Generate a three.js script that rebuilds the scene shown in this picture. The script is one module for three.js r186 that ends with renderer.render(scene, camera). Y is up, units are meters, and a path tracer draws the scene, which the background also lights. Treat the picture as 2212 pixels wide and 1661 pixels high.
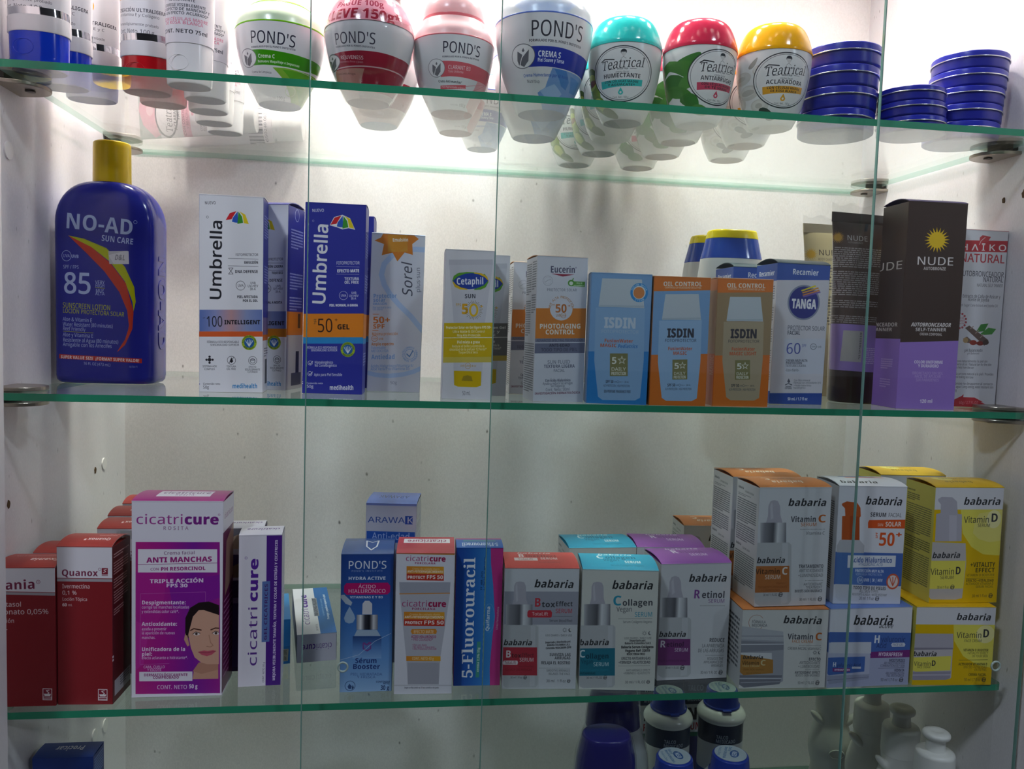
import * as THREE from 'three';
import { mergeGeometries } from 'three/addons/utils/BufferGeometryUtils.js';
import { RoundedBoxGeometry } from 'three/addons/geometries/RoundedBoxGeometry.js';

// ------------------------------------------------------------------ camera, light, exposure
const scene = new THREE.Scene();
scene.background = new THREE.Color(0x000000);
const camera = new THREE.PerspectiveCamera(50.822, 2212 / 1661, 0.02, 30);
camera.position.set(0.2561, 1.3508, 0.5494);
camera.rotation.set(-0.06877, -0.13123, 0.03137, 'YXZ');
const renderer = new THREE.WebGLRenderer();
renderer.toneMapping = THREE.LinearToneMapping;
renderer.toneMappingExposure = 1.16;
renderer.shadowMap.enabled = true;
const CABINET_LED = 0.66, ROOM_LAMP = 4.2;
const LEDS = [0.05, 0.153, 0.257, 0.36, 0.463, 0.567, 0.67].map((x) => [x, -0.115]);
const ROOM_LAMPS = [[-0.4, 1.0, 1], [2.371, 2.27, 1], [0.95, 0.9, 0.6]];
const ROOM_Y = 2.55;

// ------------------------------------------------------------------ small tools
const V3 = (x, y, z) => new THREE.Vector3(x, y, z);
let seed = 7;
const rnd = () => { seed = (seed * 16807) % 2147483647; return seed / 2147483647; };
const used = {};
function numbered(n) { const k = used[n] = (used[n] ?? -1) + 1; return k ? n + '_' + String(k).padStart(3, '0') : n; }
function mesh(name, geo, mat, parent) {
  const m = new THREE.Mesh(geo, mat);
  m.name = parent ? name : numbered(name); m.castShadow = m.receiveShadow = true;
  (parent ?? scene).add(m); return m;
}
function thing(name, label, category, pos, yaw = 0, lean = 0, group) {
  const o = new THREE.Group(); o.name = numbered(name); scene.add(o);
  o.position.set(...pos); o.rotation.set(0, yaw, -lean, 'YXZ');
  o.userData = { label, category }; if (group) o.userData.group = group;
  return o;
}
function structure(name, geo, mat) { const m = mesh(name, geo, mat); m.userData.kind = 'structure'; return m; }
function copyOf(o, label, pos, yaw = 0, lean = 0, group) {
  const c = o.clone(); c.name = numbered(o.name.replace(/_\d{3}$/, '')); scene.add(c);
  c.position.set(...pos); c.rotation.set(0, yaw, -lean, 'YXZ'); c.userData = { label, category: o.userData.category };
  if (group) c.userData.group = group; return c;
}
const box = (x0, x1, y0, y1, z0, z1) => new THREE.BoxGeometry(x1 - x0, y1 - y0, z1 - z0).translate((x0 + x1) / 2, (y0 + y1) / 2, (z0 + z1) / 2);
const std = (color, roughness = 0.5, more = {}) => new THREE.MeshStandardMaterial({ color, roughness, ...more });
const phys = (color, roughness = 0.3, more = {}) => new THREE.MeshPhysicalMaterial({ color, roughness, ...more });
function tex(canvas) {
  const t = new THREE.CanvasTexture(canvas); t.colorSpace = THREE.SRGBColorSpace; t.magFilter = THREE.LinearFilter;
  t.wrapS = t.wrapT = THREE.MirroredRepeatWrapping; return t;
}
const lerp = (a, b, t) => a + (b - a) * t;

// Draws print on a flat panel. Positions are read off a ruler laid on that panel: q = its corners TL, TR, BL, BR in ruler units.
class Print {
  constructor(ctx, ox, oy, W, H, q, warp) { Object.assign(this, { ctx, ox, oy, W, H, q, warp }); }
  map(x, y) {
    if (this.warp) { const [u, v] = this.warp(x, y); return [this.ox + u * this.W, this.oy + v * this.H]; }
    const [ax, ay, bx, by, cx, cy, dx, dy] = this.q;
    let v = (y - ay) / (cy - ay), u = 0;
    for (let i = 0; i < 4; i++) {
      const xl = lerp(ax, cx, v), xr = lerp(bx, dx, v); u = (x - xl) / (xr - xl);
      const yt = lerp(ay, by, u), yb = lerp(cy, dy, u); v = (y - yt) / (yb - yt);
    }
    return [this.ox + u * this.W, this.oy + v * this.H];
  }
  clip(f) { const c = this.ctx; c.save(); c.beginPath(); c.rect(this.ox, this.oy, this.W, this.H); c.clip(); f(this); c.restore(); }
  bg(color) { this.ctx.fillStyle = color; this.ctx.fillRect(this.ox - 1, this.oy - 1, this.W + 2, this.H + 2); return this; }
  p(pts, color) {
    const c = this.ctx; c.fillStyle = color; c.beginPath();
    for (let i = 0; i < pts.length; i += 2) { const [x, y] = this.map(pts[i], pts[i + 1]); i ? c.lineTo(x, y) : c.moveTo(x, y); }
    c.closePath(); c.fill(); return this;
  }
  r(x0, y0, x1, y1, color) {
    const pts = [], n = this.warp ? 12 : 1;
    for (let i = 0; i <= n; i++) pts.push(lerp(x0, x1, i / n), y0);
    for (let i = n; i >= 0; i--) pts.push(lerp(x0, x1, i / n), y1);
    return this.p(pts, color);
  }
  g(x0, y0, x1, y1, ...colors) {
    const a = this.map(x0, y0), b = this.map(x1, y1), c = this.ctx, gr = c.createLinearGradient(a[0], 0, b[0], 0);
    colors.forEach((k, i) => gr.addColorStop(i / (colors.length - 1), k)); return this.r(x0, y0, x1, y1, gr);
  }
  gv(x0, y0, x1, y1, ...colors) {
    const a = this.map(x0, y0), b = this.map(x1, y1), c = this.ctx, gr = c.createLinearGradient(0, a[1], 0, b[1]);
    colors.forEach((k, i) => gr.addColorStop(i / (colors.length - 1), k)); return this.r(x0, y0, x1, y1, gr);
  }
  e(x, y, rx, ry, color, line = 0) {
    const [a, b] = this.map(x, y), X = Math.abs(this.map(x + rx, y)[0] - this.map(x - rx, y)[0]) / 2, Y = Math.abs(this.map(x, y + ry)[1] - this.map(x, y - ry)[1]) / 2, c = this.ctx;
    c.beginPath(); c.ellipse(a, b, X, Y, 0, 0, 7);
    if (line) { c.strokeStyle = color; c.lineWidth = line * X / rx; c.stroke(); } else { c.fillStyle = color; c.fill(); }
    return this;
  }
  l(pts, color, w) {
    const c = this.ctx; c.strokeStyle = color; c.lineJoin = c.lineCap = 'round'; c.lineWidth = w * Math.abs(this.map(pts[0] + 50, pts[1])[0] - this.map(pts[0] - 50, pts[1])[0]) / 100; c.beginPath();
    for (let i = 0; i < pts.length; i += 2) { const [x, y] = this.map(pts[i], pts[i + 1]); i ? c.lineTo(x, y) : c.moveTo(x, y); }
    c.stroke(); return this;
  }
  font(px, o) { return (o.b ? 'bold ' : '') + px + 'px ' + (o.f ?? 'sans-serif'); }
  // text from xl to xr, capitals h high, centred on y
  t(s, xl, xr, y, h, color, o = {}) {
    const c = this.ctx, slope = o.k ?? (this.slope ?? 0) * (xr - xl), a = this.map(xl, y - slope / 2), b = this.map(xr, y + slope / 2), m = this.map((xl + xr) / 2, y);
    const H = Math.abs(this.map((xl + xr) / 2, y + h / 2)[1] - this.map((xl + xr) / 2, y - h / 2)[1]), px = H / 0.72, L = Math.hypot(b[0] - a[0], b[1] - a[1]);
    c.save(); c.translate(m[0], m[1]); c.rotate(Math.atan2(b[1] - a[1], b[0] - a[0]) + (o.flip ? Math.PI : 0)); return this.ink(s, L, H, px, color, o);
  }
  // text that climbs from y0 up to y1 along x, capitals h wide
  v(s, y0, y1, x, h, color, o = {}) {
    const c = this.ctx, a = this.map(o.x0 ?? x, y0), b = this.map(o.x1 ?? x, y1), H = Math.abs(this.map(x + h / 2, y0)[0] - this.map(x - h / 2, y0)[0]);
    c.save(); c.translate((a[0] + b[0]) / 2, (a[1] + b[1]) / 2); c.rotate(Math.atan2(b[1] - a[1], b[0] - a[0]));
    return this.ink(s, Math.hypot(b[0] - a[0], b[1] - a[1]), H, H / 0.72, color, o);
  }
  ink(s, L, H, px, color, o) {
    const c = this.ctx; c.font = this.font(100, o); c.textAlign = 'center'; c.textBaseline = 'alphabetic';
    if ('letterSpacing' in c) c.letterSpacing = (o.sp ?? 0) + 'px';
    const w = c.measureText(s).width || 1; c.scale(L / w, px / 100);
    if (o.i) c.transform(1, 0, -0.22 * (px / 100) / (L / w), 1, 0, 0);
    c.fillStyle = color; c.fillText(s, 0, H / 2 / (px / 100));
    if (o.w) { c.strokeStyle = color; c.lineWidth = o.w; c.lineJoin = 'round'; c.strokeText(s, 0, H / 2 / (px / 100)); }
    if ('letterSpacing' in c) c.letterSpacing = '0px';
    c.restore(); return this;
  }
  // print too small to read: rows of word-long strokes
  para(x0, x1, y, rows, step, color, h = step * 0.45) {
    for (let k = 0; k < rows; k++) {
      let x = x0; const end = x1 - (k === rows - 1 ? (x1 - x0) * 0.4 : 0);
      while (x < end) { const w = h * (1 + rnd() * 4.5), e = Math.min(end, x + w); this.r(x, y + k * step, e, y + k * step + h, color); x = e + h * 0.7; }
    }
    return this;
  }
  ring(s, x, y, rx, ry, h, color, a0, a1, o = {}) {   // words round a circle
    const n = [...s]; n.forEach((ch, i) => {
      const t = lerp(a0, a1, n.length > 1 ? i / (n.length - 1) : 0), [X, Y] = this.map(x + rx * Math.sin(t), y - ry * Math.cos(t)), H = Math.abs(this.map(x, y + h / 2)[1] - this.map(x, y - h / 2)[1]), c = this.ctx;
      c.save(); c.translate(X, Y); c.rotate(o.in ? t + Math.PI : t); c.font = this.font(H / 0.72, o); c.textAlign = 'center'; c.textBaseline = 'middle'; c.fillStyle = color; c.fillText(ch, 0, 0); c.restore();
    }); return this;
  }
  star(x, y, r0, r1, n, color) { const p = []; for (let i = 0; i < 2 * n; i++) { const a = i * Math.PI / n, r = i % 2 ? r1 : r0; p.push(x + r * Math.sin(a), y - r * Math.cos(a)); } return this.p(p, color); }
}

// ------------------------------------------------------------------ folding cartons
const K = 7000;   // print resolution, pixels per metre
const inside = std(0x8d8982, 0.9);
function wallStrip(w, d, h, k) {   // one upright panel with rounded upright edges; k = 0 front, 1 right, 2 back, 3 left
  const r = 0.0006, len = k % 2 ? d : w, off = k % 2 ? w / 2 : d / 2, p = [];
  for (const a of [-45, -22, 0]) { const t = a * Math.PI / 180; p.push([-len / 2 + r + r * Math.sin(t), off - r + r * Math.cos(t), Math.sin(t), Math.cos(t)]); }
  for (const a of [0, 22, 45]) { const t = a * Math.PI / 180; p.push([len / 2 - r + r * Math.sin(t), off - r + r * Math.cos(t), Math.sin(t), Math.cos(t)]); }
  return { p, len };
}
function cartonBody(w, h, d, CW, CH, plain) {
  const pos = [], nor = [], uv = [], idx = [], turn = [[1, 0, 0, 1], [0, -1, 1, 0], [-1, 0, 0, -1], [0, 1, -1, 0]];
  for (let k = 0; k < 4; k++) {
    const { p, len } = wallStrip(w, d, h, k), [a, b, c, e] = turn[k];   // (s, o) -> x = a s + c o ... in the panel's own turn
    const base = pos.length / 3;
    p.forEach(([s, o, ns, no]) => {
      const x = k === 0 ? s : k === 1 ? o : k === 2 ? -s : -o, z = k === 0 ? o : k === 1 ? -s : k === 2 ? -o : s;
      const nx = k === 0 ? ns : k === 1 ? no : k === 2 ? -ns : -no, nz = k === 0 ? no : k === 1 ? -ns : k === 2 ? -no : ns;
      const f = s / len + 0.5, u = k % 2 === 0 ? f * w * K / CW : (w + f * d) * K / CW;
      for (const y of [0, h]) { pos.push(x, y, z); nor.push(nx, 0, nz); uv.push(u, (y / h) * (h * K / CH)); }
    });
    for (let i = 0; i < p.length - 1; i++) { const q = base + 2 * i; idx.push(q, q + 2, q + 1, q + 1, q + 2, q + 3); }
  }
  for (const [y, ny] of [[0, -1], [h - 0.0004, 1]]) {
    const q = pos.length / 3;
    for (const [sx, sz] of [[-1, 1], [1, 1], [1, -1], [-1, -1]]) { pos.push(sx * (w / 2 - 0.0004), y, sz * (d / 2 - 0.0004)); nor.push(0, ny, 0); uv.push(0.02 * w * K / CW + 0.01, 1 - 0.5 * d * K / CH); }
    ny > 0 ? idx.push(q, q + 1, q + 2, q, q + 2, q + 3) : idx.push(q, q + 2, q + 1, q, q + 3, q + 2);
  }
  const g = new THREE.BufferGeometry(); g.setIndex(idx);
  g.setAttribute('position', new THREE.Float32BufferAttribute(pos, 3)); g.setAttribute('normal', new THREE.Float32BufferAttribute(nor, 3)); g.setAttribute('uv', new THREE.Float32BufferAttribute(uv, 2));
  return g;
}
function cartonLid(w, h, d, CW, CH, bulge) {   // a tuck flap: starts at the front edge, bows up, comes down at the back
  const n = 12, pos = [], uv = [], idx = [], th = 0.0005;
  for (let i = 0; i <= n; i++) {
    const t = i / n, z = d / 2 - t * d, y = h + th + bulge * Math.pow(Math.sin(Math.PI * Math.pow(t, 0.85)), 0.9) + bulge * 0.25 * t;
    for (const lay of [0, -th]) for (const s of [-0.5, 0.5]) { pos.push(s * (w - 0.0002), y + lay, z + (i ? 0 : 0.0001)); uv.push((s + 0.5) * w * K / CW, (h + t * d) * K / CH); }
  }
  for (let i = 0; i < n; i++) {
    const a = 4 * i, b = a + 4;
    idx.push(a, a + 1, b, b, a + 1, b + 1, a + 2, b + 2, a + 3, b + 2, b + 3, a + 3, a, b, a + 2, a + 2, b, b + 2, a + 1, a + 3, b + 1, a + 3, b + 3, b + 1);
  }
  idx.push(0, 2, 1, 1, 2, 3); const e = 4 * n; idx.push(e, e + 1, e + 2, e + 1, e + 3, e + 2);
  const g = new THREE.BufferGeometry(); g.setIndex(idx);
  g.setAttribute('position', new THREE.Float32BufferAttribute(pos, 3)); g.setAttribute('uv', new THREE.Float32BufferAttribute(uv, 2));
  const flat = g.toNonIndexed(); flat.computeVertexNormals(); return flat;
}
// art: q (ruler corners of the front), front(g), side(g), top(g); sides and tops have a ruler of 100 x 100
function carton(name, label, category, [x, y, z], yaw, lean, [w, h, d], art, { bulge = 0.0012, rough = 0.42, group, metal = 0 } = {}) {
  const CW = Math.round((w + d) * K), CH = Math.round((h + d) * K), cv = document.createElement('canvas'); cv.width = CW; cv.height = CH;
  const ctx = cv.getContext('2d'); ctx.fillStyle = art.base ?? '#eceaea'; ctx.fillRect(0, 0, CW, CH);
  const H = [0, 0, 100, 0, 0, 100, 100, 100];
  new Print(ctx, 0, d * K, w * K, h * K, art.q ?? H).clip(art.front);
  new Print(ctx, w * K, d * K, d * K, h * K, H).clip(art.side ?? (() => {}));
  new Print(ctx, 0, 0, w * K, d * K, H).clip(art.top ?? (() => {}));
  const m = std(0xffffff, rough, { map: tex(cv), metalness: metal });
  const up = Math.abs(Math.sin(lean)) * w / 2, o = thing(name, label, category, [x - d / 2 * Math.sin(yaw), y + up + 0.0001, z - d / 2 * Math.cos(yaw)], yaw, lean, group);
  mesh('carton_body', cartonBody(w, h, d, CW, CH), m, o);
  mesh('lid_flap', cartonLid(w, h, d, CW, CH, bulge), m, o);
  o.userData.size = [w, h, d]; return o;
}
function cartonCopy(o, label, [x, y, z], yaw, lean = 0, group) {
  const d = o.userData.size[2]; const c = copyOf(o, label, [x - d / 2 * Math.sin(yaw), y + 0.0001, z - d / 2 * Math.cos(yaw)], yaw, lean, group); c.userData.size = o.userData.size; return c;
}

// ------------------------------------------------------------------ round and oval bodies
// sections: [y, half width, half depth, squareness, shift x, shift z]; u = 0.5 at the front, half a turn per texture width
function loft(secs, seg = 56, { v0 = secs[0][0], v1 = secs[secs.length - 1][0], capB = true, capT = true, planar = 0 } = {}) {
  const pos = [], uv = [], idx = [];
  secs.forEach(([y, rx, rz, n = 2, sx = 0, sz = 0]) => {
    for (let i = 0; i <= seg; i++) {
      const a = Math.PI + i / seg * 2 * Math.PI, s = Math.sin(a), c = Math.cos(a), f = 2 / n;
      pos.push(sx + rx * Math.sign(s) * Math.abs(s) ** f, y, sz + rz * Math.sign(c) * Math.abs(c) ** f);
      uv.push(planar ? 0.5 + 0.5 * (pos[pos.length - 3] - sx) / planar : (i / seg - 0.5) * 2 + 0.5, (y - v0) / (v1 - v0));
    }
  });
  const R = seg + 1;
  for (let j = 0; j < secs.length - 1; j++) for (let i = 0; i < seg; i++) { const a = j * R + i, b = a + R; idx.push(a, a + 1, b, b, a + 1, b + 1); }
  const cap = (j, up) => {
    const [y, , , , sx = 0, sz = 0] = secs[j], q = pos.length / 3; pos.push(sx, y, sz); uv.push(0.02, up ? 0.98 : 0.02);
    const base = pos.length / 3; for (let i = 0; i <= seg; i++) { const k = 3 * (j * R + i); pos.push(pos[k], pos[k + 1], pos[k + 2]); uv.push(0.02, up ? 0.98 : 0.02); }
    for (let i = 0; i < seg; i++) up ? idx.push(q, base + i, base + i + 1) : idx.push(q, base + i + 1, base + i);
  };
  if (capB) cap(0, false); if (capT) cap(secs.length - 1, true);
  const g = new THREE.BufferGeometry(); g.setIndex(idx);
  g.setAttribute('position', new THREE.Float32BufferAttribute(pos, 3)); g.setAttribute('uv', new THREE.Float32BufferAttribute(uv, 2));
  g.computeVertexNormals();
  const n = g.attributes.normal;   // one normal along the seam at the back
  secs.forEach((_, j) => { const a = j * R, b = a + seg; const v = V3(n.getX(a) + n.getX(b), n.getY(a) + n.getY(b), n.getZ(a) + n.getZ(b)).normalize(); n.setXYZ(a, v.x, v.y, v.z); n.setXYZ(b, v.x, v.y, v.z); });
  return g;
}
// smooth profile through [y, r] points
function smooth(pts, n = 26) {
  const c = new THREE.CatmullRomCurve3(pts.map(([y, r]) => V3(r, y, 0)), false, 'centripetal');
  return c.getSpacedPoints(n).map((p) => [p.y, Math.max(p.x, 0.0001), Math.max(p.x, 0.0001)]);
}
// label for the front half of a round body; the ruler: centre line cx and half width hw as functions of y, dip = how far the front bulges on the ruler
function roundLabel(wpx, hpx, { cx, hw, y0, y1, dip = 0, slope = 0 }, base, draw) {
  const cv = document.createElement('canvas'); cv.width = wpx; cv.height = hpx; const ctx = cv.getContext('2d'); ctx.fillStyle = base; ctx.fillRect(0, 0, wpx, hpx);
  const at = (pts, y) => { if (typeof pts === 'number') return pts; for (let i = 1; i < pts.length; i++) if (y <= pts[i][0] || i === pts.length - 1) { const [a, b] = pts[i - 1], [c, d] = pts[i]; return b + (d - b) * Math.min(Math.max((y - a) / (c - a), 0), 1); } };
  const warp = (x, y) => {
    const c = at(cx, y); let yy = y - slope * (x - c); const w = at(hw, yy), s = Math.min(Math.max((x - c) / w, -1), 1);
    yy += dip * w * Math.sqrt(1 - s * s); return [0.5 + Math.asin(s) / Math.PI, (yy - y0) / (y1 - y0)];
  };
  const g = new Print(ctx, 0, 0, wpx, hpx, null, warp); g.slope = slope; draw(g); return tex(cv);
}

// ------------------------------------------------------------------ the cabinet and the shop around it
const Y1 = 1.50736, Y2 = 1.3, Y3 = 1.09152, Y4 = 0.8825, T = 0.0048, XL = -0.008, XR = 0.7245, ZB = -0.2585, TOP = 1.86;
function grainTexture(n, low, high, specks) {
  const cv = document.createElement('canvas'); cv.width = cv.height = n; const c = cv.getContext('2d'), im = c.createImageData(n, n);
  for (let i = 0; i < n * n; i++) { const v = lerp(low, high, rnd()); im.data.set([v, v, v, 255], i * 4); }
  c.putImageData(im, 0, 0);
  for (let i = 0; i < specks; i++) { c.fillStyle = `rgba(90,86,84,${0.3 + 0.5 * rnd()})`; c.beginPath(); c.ellipse(rnd() * n, rnd() * n, 0.5 + rnd() * 1.1, 0.5 + rnd() * 0.8, rnd() * 3, 0, 7); c.fill(); }
  const t = tex(cv); t.wrapS = t.wrapT = THREE.RepeatWrapping; return t;
}
const boardTex = grainTexture(1024, 243, 255, 170);
const board = new THREE.MeshStandardMaterial({ color: 0xe9e4e3, roughness: 0.38, map: boardTex });
const sideBoard = new THREE.MeshStandardMaterial({ color: 0xeae6ea, roughness: 0.36, map: boardTex });
const tb = 0.016;
const wallBack = structure('wall_back', box(XL - tb, XR + tb, 0.7, TOP, ZB - tb, ZB), board);
const wallLeft = structure('wall_left', box(XL - tb, XL, 0.7, TOP, ZB, 0.028), sideBoard);
const wallRight = structure('wall_right', box(XR, XR + tb, 0.7, TOP, ZB, 0.045), sideBoard);
const cabTop = structure('ceiling_cabinet', box(XL - tb, XR + tb, TOP, TOP + tb, ZB - tb, 0.045), board);
structure('floor_cabinet', box(XL - tb, XR + tb, 0.684, 0.7, ZB - tb, 0.045), board);
structure('trim_1', new RoundedBoxGeometry(0.0285, TOP - 0.7, 0.018, 2, 0.001).translate(0.0023, (TOP + 0.7) / 2, 0.037), sideBoard);
structure('trim_2', box(XL - tb, XR + tb, TOP - 0.03, TOP, 0.03, 0.045), sideBoard);
structure('trim_3', box(XL - tb, XR + tb, 0.7, 0.73, 0.03, 0.045), sideBoard);
const paint = std(0x9d9da0, 0.9), tile = std(0x4a4743, 0.6), panel = std(0xe4e4e4, 0.9), dado = std(0x3a3836, 0.7);
for (const [n, g] of [[4, box(-2.2, 3.2, 0, 1.15, 3.57, 3.6)], [5, box(-2.2, -2.17, 0, 1.15, -0.4, 3.57)], [6, box(3.17, 3.2, 0, 1.15, -0.4, 3.57)]]) structure('trim_' + n, g, dado);
structure('wall_front', box(-2.2, 3.2, 0, 2.6, 3.6, 3.7), paint);
structure('wall_far_left', box(-2.3, -2.2, 0, 2.6, -0.4, 3.7), paint);
structure('wall_far_right', box(3.2, 3.3, 0, 2.6, -0.4, 3.7), paint);
structure('wall_behind_cabinet', box(-2.3, 3.3, 0, 2.6, -0.5, -0.4), paint);
structure('floor', box(-2.3, 3.3, -0.1, 0, -0.5, 3.7), tile);
structure('ceiling', box(-2.3, 3.3, 2.6, 2.7, -0.5, 3.7), panel);
// screw holes and cover caps in the side boards
const wood = std(0x5a4226, 0.95), capWhite = std(0xeeeaea, 0.35);
function hole(wall, x, y, z, r) {
  const s = new THREE.Shape(), n = 11; for (let i = 0; i < n; i++) { const a = i / n * 6.283, q = r * (0.75 + 0.5 * rnd()); i ? s.lineTo(q * 0.8 * Math.cos(a), q * 1.25 * Math.sin(a)) : s.moveTo(q * 0.8 * Math.cos(a), q * 1.25 * Math.sin(a)); }
  const g = new THREE.ExtrudeGeometry(s, { depth: 0.0005, bevelEnabled: false }).rotateY(x < 0.3 ? Math.PI / 2 : -Math.PI / 2).translate(x, y, z);
  mesh('screw_hole', g, wood, wall);
}
for (const [y, z, r] of [[1.222, -0.029, 0.0022], [1.2205, -0.008, 0.002], [1.2175, -0.183, 0.0022]]) hole(wallLeft, XL, y, z, r);
for (const [y, z, r] of [[1.465, -0.047, 0.002], [1.4662, -0.026, 0.0026], [1.4645, 0.006, 0.0022]]) hole(wallRight, XR, y, z, r);
for (const [y, z, r] of [[1.458, -0.012, 0.0058], [1.458, -0.034, 0.0058], [1.22, -0.203, 0.0052], [0.98, -0.203, 0.0058], [0.983, -0.178, 0.0058]])
  mesh('cover_cap', new THREE.CylinderGeometry(r, r, 0.0011, 36).rotateZ(Math.PI / 2).translate(XL + 0.0005, y, z), capWhite, wallLeft);

// glass
const sheet = phys(0xe9f3ee, 0.015, { transmission: 1, thickness: 0, ior: 1.75 });
const sheetThin = phys(0xf6fbf8, 0.015, { transmission: 1, thickness: 0, ior: 1.5 });
const doorGlass = phys(0xf4f8f8, 0.02, { transmission: 1, thickness: 0, ior: 1.52 });
const greenEdge = phys(0x2f8f6c, 0.22, { ior: 1.5 });
const paleEdge = phys(0xbfe3d5, 0.35, { transmission: 0.85, thickness: 0, ior: 1.5 });
const doorEdge = phys(0x6f9a90, 0.15, { ior: 1.5 });
function shelf(label, x0, x1, yTop, z0, z1, faces) {
  const o = thing('glass_shelf', label, 'shelf', [(x0 + x1) / 2, yTop - T, (z0 + z1) / 2]), w = x1 - x0, d = z1 - z0, rc = 0.006;
  const sh = new THREE.Shape(); sh.moveTo(-w / 2, -d / 2); sh.lineTo(w / 2, -d / 2); sh.lineTo(w / 2, d / 2 - rc); sh.quadraticCurveTo(w / 2, d / 2, w / 2 - rc, d / 2); sh.lineTo(-w / 2 + rc, d / 2); sh.quadraticCurveTo(-w / 2, d / 2, -w / 2, d / 2 - rc); sh.closePath();
  const flat = (y) => { const g = new THREE.ShapeGeometry(sh, 6).rotateX(Math.PI / 2); g.translate(0, y, 0); return g; };
  mesh('glass_sheet', faces === 2 ? mergeGeometries([flat(T), flat(0)]) : flat(T), faces === 2 ? sheetThin : sheet, o);
  const pts = sh.getPoints(6), rim = (front) => {
    const pos = []; for (let i = 1; i <= pts.length; i++) { const p = pts[i - 1], q = pts[i % pts.length]; if ((Math.min(p.y, q.y) > d / 2 - rc - 0.0001) === front) pos.push(p.x, 0, p.y, q.x, 0, q.y, p.x, T, p.y, p.x, T, p.y, q.x, 0, q.y, q.x, T, q.y); }
    const e = new THREE.BufferGeometry(); e.setAttribute('position', new THREE.Float32BufferAttribute(pos, 3)); e.computeVertexNormals(); return e;
  };
  mesh('polished_front_edge', rim(true), greenEdge, o); mesh('cut_edge', rim(false), paleEdge, o); return o;
}
shelf('upper clear glass shelf with a green front edge carrying cream jars, tubes and blue tins', 0, 0.72, Y1, -0.2575, 0, 2);
shelf('middle clear glass shelf with a green front edge carrying the sunscreen cartons', 0, 0.72, Y2, -0.2575, 0, 1);
shelf('lower clear glass shelf with a dark green front edge carrying serum and scar cream cartons', 0, 0.714, Y3, -0.2575, 0.002, 1);
shelf('bottom glass shelf under the talc bottles, only its back edge in view', 0, 0.72, Y4, -0.2575, -0.002, 1);
function door(x0, x1, z) {
  const o = new THREE.Group(); o.name = numbered('door_' + (door.n = (door.n ?? 0) + 1)); o.userData = { kind: 'structure' }; scene.add(o); o.position.set(x0, 0.72, z);
  const w = x1 - x0, h = TOP - 0.73, t = 0.0026;
  mesh('glass_pane', new THREE.PlaneGeometry(w, h).translate(w / 2, h / 2, 0), doorGlass, o);
  mesh('pane_edge', new THREE.BoxGeometry(0.0006, h, t).translate(0.0003, h / 2, 0), doorEdge, o);
  mesh('pane_edge', new THREE.BoxGeometry(0.0006, h, t).translate(w - 0.0003, h / 2, 0), doorEdge, o);
  return o;
}
const doorA = door(0.1928, 0.5735, 0.021), doorB = door(0.3125, 0.7185, 0.0135);
const pullMat = phys(0x9fb3ad, 0.12, { ior: 1.5 }), pullHole = std(0x59625f, 0.5);
for (const [d, x, y, s] of [[doorA, 0.2193, 1.125, 1], [doorB, 0.6975, 1.111, 1.1]]) {
  const g = new THREE.TorusGeometry(0.0031 * s, 0.0007 * s, 10, 36).translate(x - d.position.x, y - d.position.y, 0);
  const p = mesh('finger_pull', g, pullMat, d);
}

// clips that hold the shelves: two metal plates with a screw, glass between them
const steel = std(0xa59c90, 0.32, { metalness: 0.85 }), steelDark = std(0x4a4540, 0.4, { metalness: 0.8 });
function clip(label, side, y, z, len = 0.026, wid = 0.036) {
  const o = thing('shelf_clip', label, 'clip', [side > 0 ? XR : XL, y, z], side > 0 ? Math.PI : 0, 0, 'metal shelf clips'), L = len;
  const s = new THREE.Shape(); s.moveTo(0, -wid / 2); s.bezierCurveTo(L * 0.7, -wid / 2, L, -wid * 0.28, L, 0); s.bezierCurveTo(L, wid * 0.28, L * 0.7, wid / 2, 0, wid / 2); s.closePath();
  const plate = new THREE.ExtrudeGeometry(s, { depth: 0.0016, bevelEnabled: true, bevelSize: 0.0005, bevelThickness: 0.0005, bevelSegments: 2, curveSegments: 14 }).rotateX(-Math.PI / 2);
  mesh('top_plate', plate.clone().translate(0, 0.0007, 0), steel, o);
  mesh('bottom_plate', plate.clone().translate(0, -T - 0.0045, 0), steel, o);
  mesh('web', new THREE.BoxGeometry(0.0045, T + 0.002, wid * 0.8).translate(0.0023, -T / 2, 0), steelDark, o);
  const screw = mesh('screw', new THREE.CylinderGeometry(0.0032, 0.0032, 0.001, 24).translate(L * 0.55, -T - 0.0054, 0), steelDark, o);
  mesh('screw_slot', new THREE.BoxGeometry(0.005, 0.0004, 0.0009).translate(L * 0.55, -T - 0.006, 0), steel, screw);
}
clip('metal shelf clip under the blue capped tubes at the front of the left wall', -1, Y1, -0.034);
clip('metal shelf clip above the yellow cap of the blue sunscreen bottle', -1, Y1, -0.222);
clip('metal shelf clip on the right wall beside the tin stack', 1, Y1, -0.05);
clip('metal shelf clip in the back corner above the brown carton', 1, Y1, -0.226);
clip('metal shelf clip at the left front of the middle shelf', -1, Y2, -0.026);
clip('metal shelf clip beside the white and red self tanner carton', 1, Y2, -0.026);

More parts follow.
